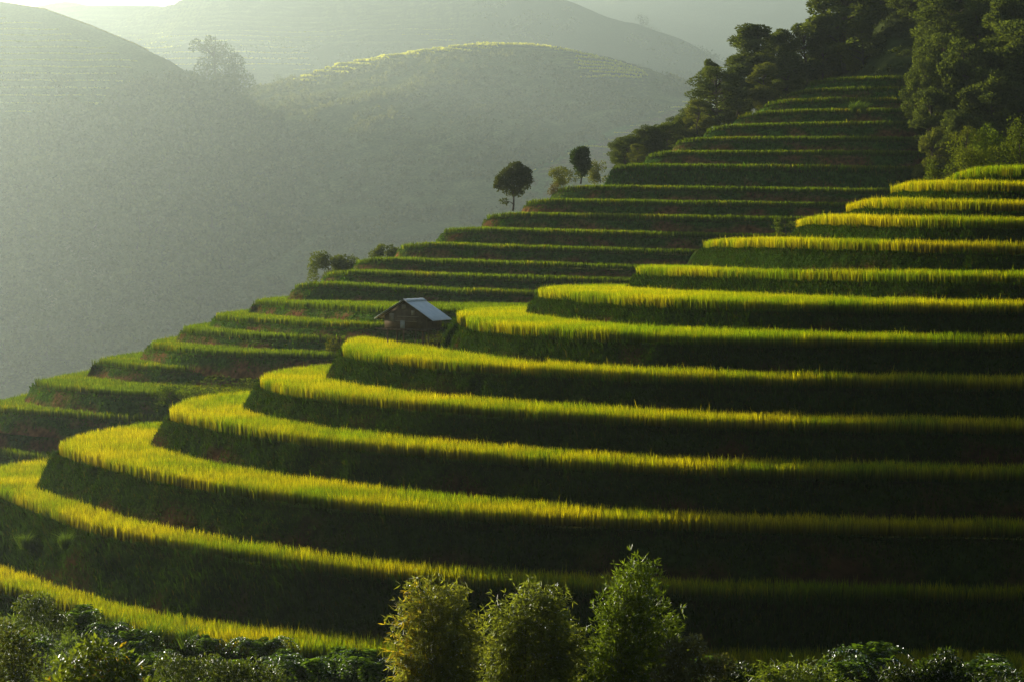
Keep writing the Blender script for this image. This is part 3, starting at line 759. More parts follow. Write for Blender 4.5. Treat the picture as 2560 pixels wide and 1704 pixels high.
def rand_lobes(rs, n, w, h0, h1, big=.4):
    out = []
    for i in range(n):
        z = h0 + (h1 - h0) * ((i + .5) / n); f = math.sin(math.pi * (.15 + .75 * (i + .5) / n))
        a = rs.uniform(0, 2 * math.pi); q = w * .5 * f * rs.uniform(.2, .95)
        s = w * big * rs.uniform(.7, 1.15) * (.6 + .4 * f)
        out.append((math.cos(a) * q, math.sin(a) * q, z, s, s, s * rs.uniform(.6, .85)))
    return out
def make_tree(name, lobes, n, ln, wd, cd, cl, mat, seed, trunk_r, star=1, droop=0, yellow=None, crown_name='crown', trunk_name='trunk', shell=.75, stems=None, base=(0, 0, 0)):
    rs = np.random.default_rng(seed)
    root = empty(name, (0, 0, 0))
    V, T, Q, c = crown_leaves(lobes, n, ln, wd, cd, cl, rs, shell=shell, droop=droop, star=star, yellow=yellow)
    link(crown_name, np_mesh(crown_name, V, T, Q, c), mat, root)
    parts = stems if stems is not None else branch_set(lobes, base, trunk_r, rs)
    V, T, Q, c = join(parts); link(trunk_name, np_mesh(trunk_name, V, T, Q, None, True), M_BARK, root)
    return root

DK, LT = (.034, .05, .016), (.115, .145, .042)
WARM_D, WARM_L = (.055, .068, .016), (.15, .165, .04)
# forest kinds, one metre tall, scaled on placing
KINDS = []
for i in range(7):
    rs = np.random.default_rng(500 + i)
    h0 = [.14, .2, .12, .3, .1, .2, .12][i]; wdt = [.5, .42, .62, .4, .7, .55, .48][i]
    lob = []
    for q in range([46, 38, 52, 26, 42, 44, 56][i]):
        z = rs.uniform(0, 1); f = (math.sin(math.pi * (.12 + .80 * z)) ** .7) * rs.uniform(.15, 1.0) ** .5; a = rs.uniform(0, 6.28); s_ = rs.uniform(.05, .105) * (.75 + .5 * wdt)
        lob.append((math.cos(a) * f * wdt * .48, math.sin(a) * f * wdt * .48, h0 + (.95 - h0) * z, s_, s_, s_ * rs.uniform(.55, .85)))
    t = make_tree('forest_tree', lob, 11000, .032, .019, DK if i != 4 else WARM_D, LT if i != 4 else WARM_L, M_TREE, 520 + i, .022)
    KINDS.append(t)
used_kind = set()
def put(kind, loc, scale, label, name='forest_tree', cat='tree', group=None, rz=None, sx=1.0):
    t = KINDS[kind]
    o = t if kind not in used_kind else copy_tree(t); used_kind.add(kind)
    o.name = name; o.location = loc; o.scale = (scale * sx, scale * sx, scale); o.rotation_euler = (0, 0, random.uniform(0, 6.28) if rz is None else rz)
    return tag(o, label, cat, group)
G_RIDGE = 'trees along the crest of the farther ridge'; G_FOR = 'forest trees at upper right'
# (crown centre px, top py, foot py, distance, kind, width factor, label, name)
ridge_trees = [
 (1440, 312, 385, 262, 5, 1.15, 'open-branched spreading tree at the left end of the ridge thicket', 'ridge_tree'),
 (1500, 300, 385, 268, 0, 1.2, 'small dark tree leaning over the open-branched one on the ridge', 'ridge_tree'),
 (1535, 283, 372, 270, 2, 1.0, 'low round tree halfway up the ridge thicket', 'ridge_tree'),
 (1580, 250, 345, 272, 6, 1.1, 'bushy dark tree left of the big glossy ridge tree', 'ridge_tree'),
 (1468, 334, 382, 255, 4, 1.0, 'small pale yellowish tree beside the left tip of a ridge field', 'ridge_tree'),
 (1605, 232, 310, 266, 4, .9, 'light green bush-like tree at the foot of the big glossy ridge tree', 'ridge_tree'),
 (1648, 158, 300, 276, 2, 1.0, 'big broad glossy dark tree dominating the middle of the ridge', 'ridge_tree'),
 (1636, 140, 260, 284, 3, .55, 'thin tree top rising behind the big broad ridge tree', 'ridge_tree'),
 (1697, 148, 272, 282, 6, .9, 'dark tree between the big broad one and the tall narrow one', 'ridge_tree'),
 (1735, 66, 240, 288, 1, 1.05, 'tall narrow dark tree with a pointed crown on the ridge', 'ridge_tree'),
 (1757, 150, 258, 276, 4, .75, 'round light green tree low in front of the tall narrow one', 'ridge_tree'),
 (1792, 70, 225, 292, 3, .75, 'slim tree with gaps in its crown against the mist', 'ridge_tree'),
 (1812, 122, 235, 284, 0, .9, 'dark tree with bare lower trunk above the third ridge field', 'ridge_tree'),
 (1852, 48, 200, 292, 6, .85, 'mid green tree left of the tall trunk on the ridge', 'ridge_tree'),
 (1893, 78, 190, 290, 5, .8, 'feathery tree left beside the tall bare trunk', 'ridge_tree'),
 (1945, -45, 168, 288, 1, 1.1, 'tallest tree with a long bare trunk above the top field', 'ridge_tree'),
 (1985, 60, 172, 284, 4, .9, 'sunlit yellow green shrub tree at the foot of the tallest trunk', 'ridge_tree'),
]
right_trees = [
 (2136, 136, 262, 246, 2, .85, 'round pale crowned tree beside the right end of the top field'),
 (2140, 205, 345, 239, 0, .95, 'dark bulging tree below the round pale crowned one'),
 (2142, 77, 225, 256, 5, .85, 'light topped tree just above the round pale crowned one'),
 (2258, 8, 205, 258, 2, .95, 'large domed light green tree at the upper right'),
 (2195, 0, 190, 272, 6, .9, 'dark leaning tree left of the large domed one'),
 (2185, 150, 300, 248, 6, .9, 'dark tree below and left of the large domed one'),
 (2265, 160, 320, 240, 0, 1.0, 'broad dark tree below the large domed one'),
 (2335, 60, 260, 250, 5, .9, 'dark tree at the right edge below the top corner'),
 (2335, 190, 350, 236, 2, .9, 'dark tree at the right edge above the lit shrubs'),
 (2200, 255, 395, 232, 0, .9, 'shaded tree low in the forest above the short top field'),
 (2150, 300, 400, 230, 4, .7, 'dull bushy tree at the lower corner of the forest'),
 (2265, 270, 400, 229, 6, .85, 'shaded tree just behind the lit shrubs'),
]
for px, ty, fy, D, kd, wf, lab, nm in ridge_trees:
    a = vd(px, fy, D); b = vd(px, ty, D); put(kd, a, (b[2] - a[2]) * 1.02, lab, nm, group=G_RIDGE, sx=wf * 1.5)
for px, ty, fy, D, kd, wf, lab in right_trees:
    b = vd(px, ty, D); zg = float(forest_z(np.array([b[0]]), np.array([b[1]]))[0]); a = vd(px, fy, D); z0 = min(a[2], zg - .2)
    put(kd, (b[0], b[1], z0), b[2] - z0, lab, 'forest_tree', group=G_FOR, sx=wf * 1.12)
rs = np.random.default_rng(77); placed = []
for _ in range(4000):
    if len(placed) >= 62: break
    D = rs.uniform(236, 330); px = rs.uniform(1960, 2500); x = (px - 1178) * D / 4581
    if px < 2140 and D < 286: continue
    if any((x - a) ** 2 + (D - b) ** 2 < 4.2 ** 2 for a, b in placed): continue
    placed.append((x, D)); z = float(forest_z(np.array([x]), np.array([D]))[0])
    put(int(rs.choice([0, 1, 2, 3, 5, 6])), (x, D, z - .2), rs.uniform(8, 13), 'dark tree packed deep in the forest at upper right', 'forest_tree', group='packed trees deep in the forest', sx=rs.uniform(1.1, 1.5))

rs = np.random.default_rng(79)
TH = [(1425, 372, 258), (1470, 360, 262), (1520, 342, 266), (1560, 326, 270), (1600, 305, 274), (1640, 285, 277), (1680, 268, 280), (1720, 255, 283), (1760, 240, 285), (1800, 226, 287), (1840, 205, 289), (1880, 190, 290), (1920, 178, 290), (1970, 172, 288), (2010, 166, 287)]
for k in range(46):
    u = rs.uniform(0, len(TH) - 1.001); i = int(u); f_ = u - i; a = np.array(TH[i]) * (1 - f_) + np.array(TH[i + 1]) * f_
    loc = vd(a[0] + rs.normal(0, 10), a[1] + 8 + rs.normal(0, 4), a[2] + rs.normal(6, 2)); put(int(rs.choice([2, 4, 0, 6])), loc - np.array([0, 0, .8]), rs.uniform(2.6, 5.2), 'leafy undershrub filling the thicket along the crest of the ridge', 'thicket_shrub', 'shrub', 'undershrubs of the ridge thicket', sx=rs.uniform(1.2, 1.7))
rs = np.random.default_rng(78)
for k in range(12):
    px = rs.uniform(1935, 2110); D = rs.uniform(292, 318); loc = vd(px, 130, D); put(int(rs.choice([0, 1, 2, 6])), (loc[0], loc[1], loc[2] - 2), rs.uniform(10, 14), 'dark tree packed deep in the forest at upper right', 'forest_tree', group='packed trees deep in the forest', sx=rs.uniform(1.2, 1.5))

# single trees on the ridge
def lone(name, lobes, px, fy, D, n, ln, wd, cd, cl, seed, r, label, cat='tree', group=None, star=1, mat=None, droop=0):
    t = make_tree(name, lobes, n, ln, wd, cd, cl, mat or M_TREE, seed, r, star=star, droop=droop); t.location = vd(px, fy, D); tag(t, label, cat, group); return t
lone('lone_tree', [(-1.5, 0, 3.6, .5, .5, .4), (-.6, .3, 4.6, .55, .5, .4), (.5, 0, 5.3, .5, .5, .35), (1.5, .1, 4.6, .5, .5, .4), (1.9, 0, 3.6, .4, .4, .3), (1.0, .2, 4.9, .5, .4, .35), (-1.8, .1, 2.9, .4, .4, .3), (-.9, 0, 3.9, .9, .9, .7), (.2, .3, 4.7, 1.1, 1.1, .85), (1.1, 0, 4.1, 1.05, 1, .85), (-1.3, .2, 3.1, .8, .8, .6), (.2, -.3, 3.4, 1.2, 1.1, .8), (1.2, .2, 3.1, .8, .8, .55),
                   (-.2, 0, 2.4, .85, .85, .55), (.7, 0, 2.2, .55, .6, .45), (-1.0, .1, 1.1, .45, .4, .3)],
     1180, 486, 233, 4600, .32, .19, (.026, .036, .009), (.085, .10, .024), 601, .13, 'lone round-crowned tree standing free at the left end of a ridge field')
lone('dense_tree', [(-.3, 0, 3.6, .9, .9, .75), (.3, .1, 3.9, .75, .75, .6), (0, 0, 2.9, 1.15, 1.0, .9), (.25, 0, 2.2, .95, .9, .75), (.1, 0, 1.5, .65, .6, .6)],
     1336, 424, 246, 3800, .3, .18, (.015, .03, .008), (.045, .075, .018), 602, .12, 'dense upright dark tree with an oval crown on the ridge')
def bush_lobes(w, h, seed, n=6):
    r = np.random.default_rng(seed); return [(r.uniform(-.5, .5) * w, r.uniform(-.3, .3) * w, h * r.uniform(.12, .74), w * r.uniform(.14, .24), w * .2, h * r.uniform(.14, .26)) for _ in range(n * 2)]
def bush(name, px, fy, D, wpx, hpx, seed, n, ln, label, cd=WARM_D, cl=WARM_L, group=None, star=1, wd=None, mat=None, droop=0, yellow=None, cat='bush', loc=None, lobes=None, shell=.7):
    s = D / 4581; w_, h_ = wpx * s, hpx * s
    lobes = lobes or bush_lobes(w_, h_, seed)
    t = make_tree(name, lobes, n, ln, wd or ln * .55, cd, cl, mat or M_LEAF, seed, .03 * h_ ** .5, star=star, droop=droop, yellow=yellow, crown_name='foliage', trunk_name='stem', shell=shell)
    t.location = vd(px, fy, D); tag(t, label, cat, group); return t
GB = 'bushes on the farther ridge'
bush('bush', 1295, 428, 245, 62, 52, 610, 1800, .24, 'bush leaning on the left side of the dense upright tree', group=GB)
bush('bush', 1274, 452, 240, 26, 34, 611, 500, .22, 'small dry grey bush at the left tip below the dense tree', (.06, .05, .03), (.14, .12, .06), group=GB)
bush('bush', 1382, 422, 248, 50, 56, 612, 1400, .24, 'bush filling the gap right of the dense upright tree', group=GB)
bush('bush', 757, 652, 228, 74, 78, 613, 4200, .26, 'larger dark green shrub behind the left end of a ridge field', DK, LT, group=GB)
bush('bush', 800, 632, 229, 46, 50, 614, 1700, .26, 'low shrub right beside the larger dark one on the ridge', DK, LT, group=GB)
bush('bush', 885, 602, 234, 62, 46, 615, 2400, .26, 'low spreading shrub behind the ridge field above the dark shrub', DK, LT, group=GB)
# behind the near noses
GN = 'shrubs at the tips of the near fields'
bush('bush', 500, 915, 150, 190, 62, 620, 2600, .16, 'wide airy shrub behind the near nose', (.03, .045, .012), (.09, .12, .03), group=GN, star=3)
bush('bush', 395, 945, 147, 60, 70, 621, 900, .16, 'small leafy shrub at the left of the wide airy one', (.03, .05, .012), (.08, .12, .03), group=GN, star=3)
bush('bush', 770, 815, 139, 30, 44, 622, 500, .16, 'feathery weed clump on the tip of the hut field', (.05, .06, .015), (.12, .13, .03), group=GN, star=3)
bush('bush', 1808, 540, 152, 44, 40, 623, 420, .2, 'feathery pale weed at the left tip of a golden field', (.05, .07, .02), (.10, .14, .04), group=GN, star=4, wd=.05)
# lit shrubs by the short top field
GS = 'lit shrubs at the right edge'
bush('shrub', 2235, 405, 150, 110, 100, 630, 3600, .17, 'rounded sunlit shrub left of the short top field', (.05, .07, .014), (.13, .16, .03), group=GS)
bush('shrub', 2300, 395, 152, 100, 120, 631, 3600, .18, 'taller yellow green shrub with a pointed top behind the short field', (.05, .08, .014), (.12, .17, .03), group=GS)
bush('shrub', 2345, 400, 148, 70, 150, 632, 2600, .18, 'tall shrub cut by the right edge of the picture', (.04, .06, .012), (.10, .13, .03), group=GS)
bush('shrub', 2160, 425, 150, 56, 62, 633, 900, .17, 'small airy shrub leftmost beside the sunlit ones', (.04, .06, .014), (.10, .13, .03), group=GS)
bush('bamboo', 2222, 420, 153, 76, 132, 634, 900, .22, 'drooping bamboo spray above the rounded sunlit shrub', (.06, .08, .02), (.13, .15, .04), group=GS, star=4, wd=.05, droop=.8, cat='bamboo',
     lobes=[(-.6, 0, 3.6, .6, .4, .35), (.1, 0, 3.95, .6, .4, .3), (.8, 0, 3.4, .5, .4, .4), (.4, 0, 2.6, .4, .4, .5)])

# far trees in the mist
def far_tree(name, px, fy, D, wpx, hpx, seed, label, n=2200, cat='tree', lobes=None, cd=DK, cl=LT, group=None):
    D = D * K; s = D / 4581; w_, h_ = wpx * s, hpx * s; r = np.random.default_rng(seed)
    t = make_tree(name, lobes or rand_lobes(r, 12, w_, h_ * .2, h_ * .88, .27), n, .03 * h_ + .25, .02 * h_ + .16, cd, cl, M_FARLEAF, seed, .02 * h_)
    t.location = vd(px, fy, D); tag(t, label, cat, group); return t
sB = 530 * K / 4581
far_tree('bamboo_clump', 498, 236, 530, 130, 150, 640, 'huge feathery bamboo clump with curling tips in the mist', 5200, 'bamboo',
         [(x * sB, y, z * sB, a * sB, 6, b * sB) for x, y, z, a, b in [(-5, 0, 120, 26, 26), (18, 0, 112, 24, 24), (-20, 0, 90, 24, 30), (20, 0, 82, 32, 34), (44, 0, 84, 22, 28), (-34, 0, 60, 24, 34), (0, 0, 55, 40, 40), (50, 0, 52, 32, 36), (66, 0, 34, 30, 30), (-20, 0, 24, 40, 26),
          (-54, 0, 126, 6, 12), (-46, 0, 138, 9, 5), (-38, 0, 126, 6, 10), (-15, 0, 146, 9, 5), (-22, 0, 134, 5, 9)]])
far_tree('round_tree', 640, 222, 640, 34, 58, 641, 'small round tree at the left end of the terraced crest', 700)
far_tree('round_tree', 662, 218, 638, 30, 46, 642, 'smaller bush-like tree right beside the small round one', 600)
far_tree('misty_tree', 1474, 92, 872, 44, 66, 643, 'rounded tree top on the misty spur at top', 800)
far_tree('misty_tree', 1500, 104, 868, 40, 48, 644, 'tree right of the rounded one on the misty spur', 700)
far_tree('misty_tree', 1530, 122, 858, 34, 46, 645, 'lowest of the three trees on the misty spur', 600)
far_tree('misty_tree', 1290, 20, 905, 60, 46, 646, 'dim tree mass on the spur at the top edge', 700)
far_tree('misty_tree', 418, 34, 968, 26, 24, 647, 'small round tree on the pale skyline at top left', 400)

# wood on the left slope: individual trees, shared meshes
WK = []
for i in range(5):
    r = np.random.default_rng(660 + i)
    WK.append(make_tree('wood_tree', rand_lobes(r, 14, .8, .2, .9, .24), 800, .11, .085, (.04, .055, .016), (.15, .17, .05), M_FARLEAF, 670 + i, .03))
rs = np.random.default_rng(88); pl = []; uk = set()
for _ in range(60000):
    if len(pl) >= 285: break
    px = rs.uniform(-40, 720); D = rs.uniform(300, 540); x = (px - 1178) * D / 4581
    z = float(lz(np.array([[x]]), np.array([[D]]))[0, 0]); py = 590 - z * 4581 / D
    if z < -24 or py < 235 + max(0, 330 - px) * .35 or py > 940: continue
    if any((x - a) ** 2 + (D - b) ** 2 < 4.4 ** 2 for a, b in pl): continue
    pl.append((x, D)); k = int(rs.integers(5))
    o = WK[k] if k not in uk else copy_tree(WK[k]); uk.add(k)
    s_ = rs.uniform(5.0, 9.6) * K; o.location = (x * K, D * K, z * K - .5); o.scale = (s_ * rs.uniform(.9, 1.3),) * 2 + (s_,); o.rotation_euler = (0, 0, rs.uniform(0, 6.28))
    tag(o, 'misty tree in the wood on the left valley slope', 'tree', 'trees of the misty wood')

# ------------------------------------------------------------------ undergrowth (uncountable)
def undergrowth(name, label, pts, size, per, ln, wd, cd, cl, seed, mat, star=1, droop=.2):
    rs = np.random.default_rng(seed); n = len(pts)
    sz = size * rs.uniform(.5, 1.4, n)
    idx = np.repeat(np.arange(n), per); m = len(idx)
    u = rs.normal(size=(m, 3)); u /= np.linalg.norm(u, axis=1)[:, None]; u[:, 2] = np.abs(u[:, 2])
    P = pts[idx] + u * (sz[idx] * rs.uniform(.4, 1.05, m))[:, None] * np.array([1, 1, .85])
    tone = (rs.uniform(0, 1, n)[idx] * .5 + rs.uniform(0, 1, m) * .5)[:, None]
    col = np.array(cd) * (1 - tone) + np.array(cl) * tone
    d = u + rs.normal(0, .5, (m, 3)); d[:, 2] -= droop
    V, T, c = leaves(P, d, ln * rs.uniform(.6, 1.3, m), wd * rs.uniform(.7, 1.3, m), col, rs)
    return tag(link(name, np_mesh(name, V, T, None, c), mat), label, 'undergrowth', kind='stuff')
rs = np.random.default_rng(91)
# scrub over the middle hill
n = 9000; X = rs.uniform(-110, 90, n); Y = rs.uniform(350, 640, n); Z = mz(X[None], Y[None])[0]
c_, l_, px, py = mid_masks(X[None], Y[None], mz0(X[None], Y[None])); kk = (np.maximum(c_, l_)[0] < .3) & (Z > -30) & (fbm(X * .09, Y * .09, 93) > .40)
undergrowth('scrub', 'low misty scrub covering the middle hill', np.stack([X, Y, Z], 1)[kk] * K, 1.0 * K, 15, .95 * K, .7 * K, (.03, .045, .014), (.14, .15, .045), 92, M_FARLEAF)
# scrub between the trees of the left slope
n = 7000; X = rs.uniform(-180, -20, n); Y = rs.uniform(280, 600, n); Z = lz(X[None], Y[None])[0]; py = 590 - Z * 4581 / Y; kk = (Z > -24) & (py > 170)
undergrowth('scrub', 'misty scrub between the trees of the left slope', np.stack([X, Y, Z], 1)[kk] * K, 1.0 * K, 12, .85 * K, .6 * K, DK, LT, 94, M_FARLEAF)
# back hill woods
n = 5000; X = rs.uniform(-300, 120, n); Y = rs.uniform(700, 960, n); Z = bz(X[None], Y[None])[0]; k_, px, py = back_masks(X[None], Y[None], bz0(X[None], Y[None]))
kk = (k_[0] < .4) & (Z > -10) & (fbm(X * .03, Y * .03, 95) > .45)
undergrowth('scrub', 'pale misty woods on the back hill', np.stack([X, Y, Z], 1)[kk] * K, 2.2 * K, 18, 1.1 * K, .8 * K, DK, LT, 96, M_FARLEAF)
# forest floor and weedy gully beside the terraces
n = 3400; X = rs.uniform(30, 120, n); Y = rs.uniform(212, 300, n); Z = forest_z(X, Y); xb = 40 + .22 * (Y - 222); kk = X > xb - 2.5
undergrowth('ferns', 'dark ferns and brush covering the gully and forest floor', np.stack([X, Y, Z], 1)[kk], .75, 46, .36, .14, (.022, .036, .012), (.06, .075, .024), 97, M_WEED)
# foreground slope below the lowest field
Ln = lips['n']; Ln2 = outset(Ln[:, :2], np.full(len(Ln), 1.0)); NN = normals(Ln2)
vis = np.nonzero((Ln2[:, 0] > -42) & (Ln2[:, 0] < 28) & (Ln2[:, 1] < 130))[0]
n = 3000; i_ = rs.choice(vis, n); d = rs.uniform(0, 1, n) ** 1.4 * 8 - .5
X = Ln2[i_, 0] + NN[i_, 0] * d + rs.normal(0, .3, n); Y = Ln2[i_, 1] + NN[i_, 1] * d + rs.normal(0, .3, n)
Z = zn(X) - 1.9 - np.maximum(d, 0) * .42 + (fbm(X * .3, Y * .3, 98) - .5) * .8 - .15
undergrowth('undergrowth', 'tangled ferns and leafy weeds on the bank below the lowest field', np.stack([X, Y, Z], 1), .55, 60, .30, .075, (.045, .08, .02), (.14, .20, .05), 99, M_GLOSS)

# ------------------------------------------------------------------ the earth bank under that undergrowth
def low_bank(X, Y):
    d = np.sqrt(((X.ravel()[:, None] - Ln2[None, ::6, 0]) ** 2 + (Y.ravel()[:, None] - Ln2[None, ::6, 1]) ** 2).min(1)).reshape(X.shape)
    ins = inside(X.ravel(), Y.ravel(), Ln2).reshape(X.shape); d = np.where(ins, -d, d)
    return np.where(d < -1.0, ZR['n'] - 4.6, zn(X) - 1.9 - np.maximum(d, 0) * .42)
g = heightfield('slope', -60, 60, 55, 135, 1.0, low_bank, None, M_GROUND); g['label'] = 'dark weedy bank falling away below the lowest field'

# ------------------------------------------------------------------ foreground plants
GP = 'foreground plants along the bottom edge'
def spray_mesh(lob, n, ln, wd, cd, cl, seed, star, droop, yellow, nbr, spread):
    """branches fanning up from the foot to the outline, fans of narrow leaves along their outer part"""
    rs = np.random.default_rng(seed); L = np.array(lob, float); pr = L[:, 3] * L[:, 5]; pr = pr / pr.sum()
    i = rs.choice(len(L), nbr, p=pr); u = rs.normal(size=(nbr, 3)); u /= np.linalg.norm(u, axis=1)[:, None]; u[:, 2] = np.where(rs.random(nbr) < .7, np.abs(u[:, 2]), u[:, 2])
    E = L[i, :3] + u * L[i, 3:6] * rs.uniform(.5, 1.0, (nbr, 1))
    E[:, 2] = np.minimum(E[:, 2], np.quantile(E[:, 2], .96))
    root = np.stack([E[:, 0] * .45 + rs.normal(0, .2, nbr), E[:, 1] * .4, np.zeros(nbr)], 1)
    per = n // (nbr * star); t = 1 - np.abs(rs.normal(0, .24, (nbr, per))); t = np.clip(t, .25, 1.0)[..., None]
    A = root[:, None]; B = E[:, None]
    P = np.concatenate([A[..., :2] * (1 - t ** 1.6) + B[..., :2] * t ** 1.6, A[..., 2:] * (1 - t) + B[..., 2:] * t - .12 * np.maximum(t - .8, 0) * 5], 2)
    P = (P + rs.normal(0, spread, P.shape)).reshape(-1, 3); m = len(P)
    tone = np.repeat(rs.uniform(0, 1, nbr), per) * .5 + rs.uniform(0, 1, m) * .5
    col = np.array(cd) * (1 - tone[:, None]) + np.array(cl) * tone[:, None]
    if yellow is not None:
        yk = yellow(P, rs); col[yk] = np.array([.36, .29, .05]) * rs.uniform(.6, 1.1, (int(yk.sum()), 1))
    out = P - np.array([0, 0, 1.0]); out[:, 2] *= .3; out /= np.linalg.norm(out, axis=1)[:, None] + 1e-6
    P = np.repeat(P, star, 0); col = np.repeat(col, star, 0) * rs.uniform(.75, 1.2, (m * star, 1)); d = np.repeat(out, star, 0) * .6 + rs.normal(0, .6, P.shape); d[:, 2] -= droop
    k = len(P); V, T, c = leaves(P, d, ln * rs.uniform(.6, 1.25, k), wd * rs.uniform(.7, 1.2, k), col, rs)
    t9 = np.linspace(0, 1, 8)[:, None]; st = []
    for a, b in list(zip(root, E))[::3]:
        p = np.concatenate([a[:2] * (1 - t9 ** 1.6) + b[:2] * t9 ** 1.6, a[2:] * (1 - t9) + b[2:] * t9], 1); st.append(tube(p, .016, .004, 4))
    return (V, T, None, c), st
def plant(name, px, top, bot, D, lobes_px, seed, n, ln, wd, cd, cl, label, cat, star=1, droop=.3, yellow=None, shell=.62, culms=9, mat=None):
    """lobes_px: offsets from (px, bot) in photo pixels, so the plant keeps its outline at its own distance"""
    s = D / 4581.0; root = vd(px, bot, D)
    ground = -4.0 - D * .20
    lob = [(x * s, yy, -y * s, a * s, b * s * .8, c * s) for x, yy, y, a, b, c in [(q[0], q[4] if len(q) > 4 else 0, q[1], q[2], q[2], q[3]) for q in lobes_px]]
    zmin = min(q[2] - q[5] for q in lob); lift = root[2]
    base = -1.6
    g_ = 1.14 if star > 1 else 1.0
    lob = [(a * (1.24 if star > 1 else 1), b, c - base, d * g_, e * g_, f * g_) for a, b, c, d, e, f in lob]
    rs = np.random.default_rng(seed); stems = []
    H = max(q[2] for q in lob)
    for k in range(culms):
        q = lob[int(rs.integers(len(lob)))]; e = np.array([q[0] + rs.normal(0, q[3] * .4), q[1] + rs.normal(0, q[4] * .4), q[2] + q[5] * .5])
        b = np.array([rs.normal(0, .25), rs.normal(0, .2), 0]); t = np.linspace(0, 1, 9)[:, None]
        p = b * (1 - t) + e * t; p[:, :2] = b[:2] * (1 - t ** 1.8) + e[:2] * t ** 1.8
        stems.append(tube(p, .022, .005, 5))
    if star > 1:
        (V, T, Q, c), st = spray_mesh(lob, n, ln, wd, cd, cl, seed, star, droop, yellow, max(24, n // 110), .13)
        t = empty(name, (0, 0, 0)); link('foliage', np_mesh('foliage', V, T, Q, c), mat or M_GLOSS, t)
        V, T, Q, c = join(st); link('stem', np_mesh('stem', V, T, Q, None, True), M_BARK, t)
    else:
        t = make_tree(name, lob, n, ln, wd, cd, cl, mat or M_GLOSS, seed, .02, star=star, droop=droop, yellow=yellow, crown_name='foliage', trunk_name='stem', shell=shell, stems=stems)
    t.location = root + np.array([0, 0, base]); tag(t, label, cat, GP); return t
BD, BL = (.05, .075, .016), (.14, .18, .04)
def yel(P, rs): return rs.random(len(P)) < .34 * np.clip((-P[:, 0] - .05) / .5, 0, 1) * np.clip((4.3 - P[:, 2]) / 1.2, 0.05, 1)
plant('bamboo', 995, 1285, 1568, 46, [(-15, -235, 48, 45), (30, -205, 55, 50), (-50, -160, 45, 60), (15, -130, 70, 60), (60, -110, 45, 60), (-50, -70, 50, 70), (10, -30, 75, 70), (55, 20, 50, 60), (-45, 30, 55, 60)], 701, 15500, .18, .036,
      (.10, .12, .03), (.24, .26, .09), 'bamboo clump with yellowing leaves on its left side', 'bamboo', star=3, droop=.5, yellow=yel)
plant('bamboo', 1222, 1300, 1568, 47, [(-10, -225, 45, 40), (30, -205, 45, 40), (-45, -165, 45, 45), (15, -150, 60, 55), (65, -140, 45, 45), (-60, -85, 45, 60), (0, -70, 65, 60), (70, -70, 50, 55), (-40, 0, 60, 60), (40, 0, 65, 60)], 702, 15500, .18, .036,
      (.08, .105, .03), (.21, .25, .08), 'rounded glossy bamboo clump between the other two', 'bamboo', star=3, droop=.5)
plant('bamboo', 1448, 1258, 1568, 47, [(20, -285, 38, 24), (5, -262, 44, 28), (40, -252, 30, 22), (-25, -210, 48, 32), (10, -205, 40, 28), (50, -172, 45, 34), (-10, -150, 60, 40), (65, -118, 34, 34), (-45, -90, 50, 45), (20, -90, 70, 45), (-40, -30, 60, 55), (30, -10, 70, 50), (-90, 20, 45, 40)], 703, 19000, .16, .032,
      (.06, .10, .014), (.15, .21, .035), 'tall bright green bamboo with a narrow top leaning right', 'bamboo', star=5, droop=.0)
plant('shrub', 1570, 1445, 1568, 46, [(-20, -75, 30, 26), (25, -85, 30, 24), (5, -40, 45, 32), (55, -20, 40, 30), (-30, 0, 45, 35), (90, -40, 28, 22)], 704, 2600, .13, .07, (.07, .075, .045), (.17, .17, .10), 'greyish broad-leaved shrub right of the tall bamboo', 'shrub', droop=.1, culms=7)
plant('bamboo', 1835, 1485, 1568, 46, [(0, -58, 34, 20), (-40, -30, 40, 26), (40, -32, 44, 26), (0, 0, 70, 34), (-80, 5, 40, 26), (80, 5, 40, 30)], 705, 6000, .15, .03, (.06, .09, .02), (.16, .21, .06), 'low bamboo tuft at the bottom right of centre', 'bamboo', star=3, droop=.4, culms=6)
plant('shrub', 1690, 1500, 1568, 48, [(-30, -20, 30, 22), (10, -28, 26, 20), (40, 0, 40, 26), (-10, 10, 50, 26)], 706, 1300, .14, .06, (.02, .035, .012), (.05, .07, .03), 'small dim shrub left of the low bamboo tuft', 'shrub', culms=5)
plant('shrub', 2165, 1492, 1568, 48, [(10, -58, 30, 18), (-30, -25, 36, 24), (35, -20, 36, 24), (0, 5, 60, 30)], 707, 1900, .14, .07, (.015, .03, .010), (.04, .065, .022), 'dark broad-leaved shrub at the bottom right', 'shrub', culms=5)
plant('shrub', 2070, 1520, 1568, 48, [(-15, -22, 34, 18), (25, -12, 34, 20), (0, 12, 50, 24)], 708, 1100, .13, .055, (.02, .035, .012), (.05, .07, .025), 'low shrub left of the dark broad-leaved one', 'shrub', culms=4)
plant('shrub', 2300, 1535, 1568, 50, [(-25, -15, 40, 20), (25, -12, 40, 20), (0, 10, 60, 24)], 709, 1300, .16, .03, (.015, .03, .010), (.04, .06, .02), 'grassy dark shrub in the bottom right corner', 'shrub', star=4, culms=4)
def redtip(P, rs): return rs.random(len(P)) < .05
plant('shrub', 225, 1480, 1568, 44, [(-10, -82, 36, 20), (30, -62, 46, 22), (-50, -45, 50, 22), (75, -28, 44, 20), (10, -25, 70, 26), (-90, 5, 50, 22), (70, 10, 60, 26), (-20, 20, 90, 30)], 710, 2300, .19, .075, (.05, .08, .016), (.15, .19, .04), 'glossy large-leaved shrub with orange young leaves at bottom left', 'shrub', droop=.35, yellow=redtip, culms=8)
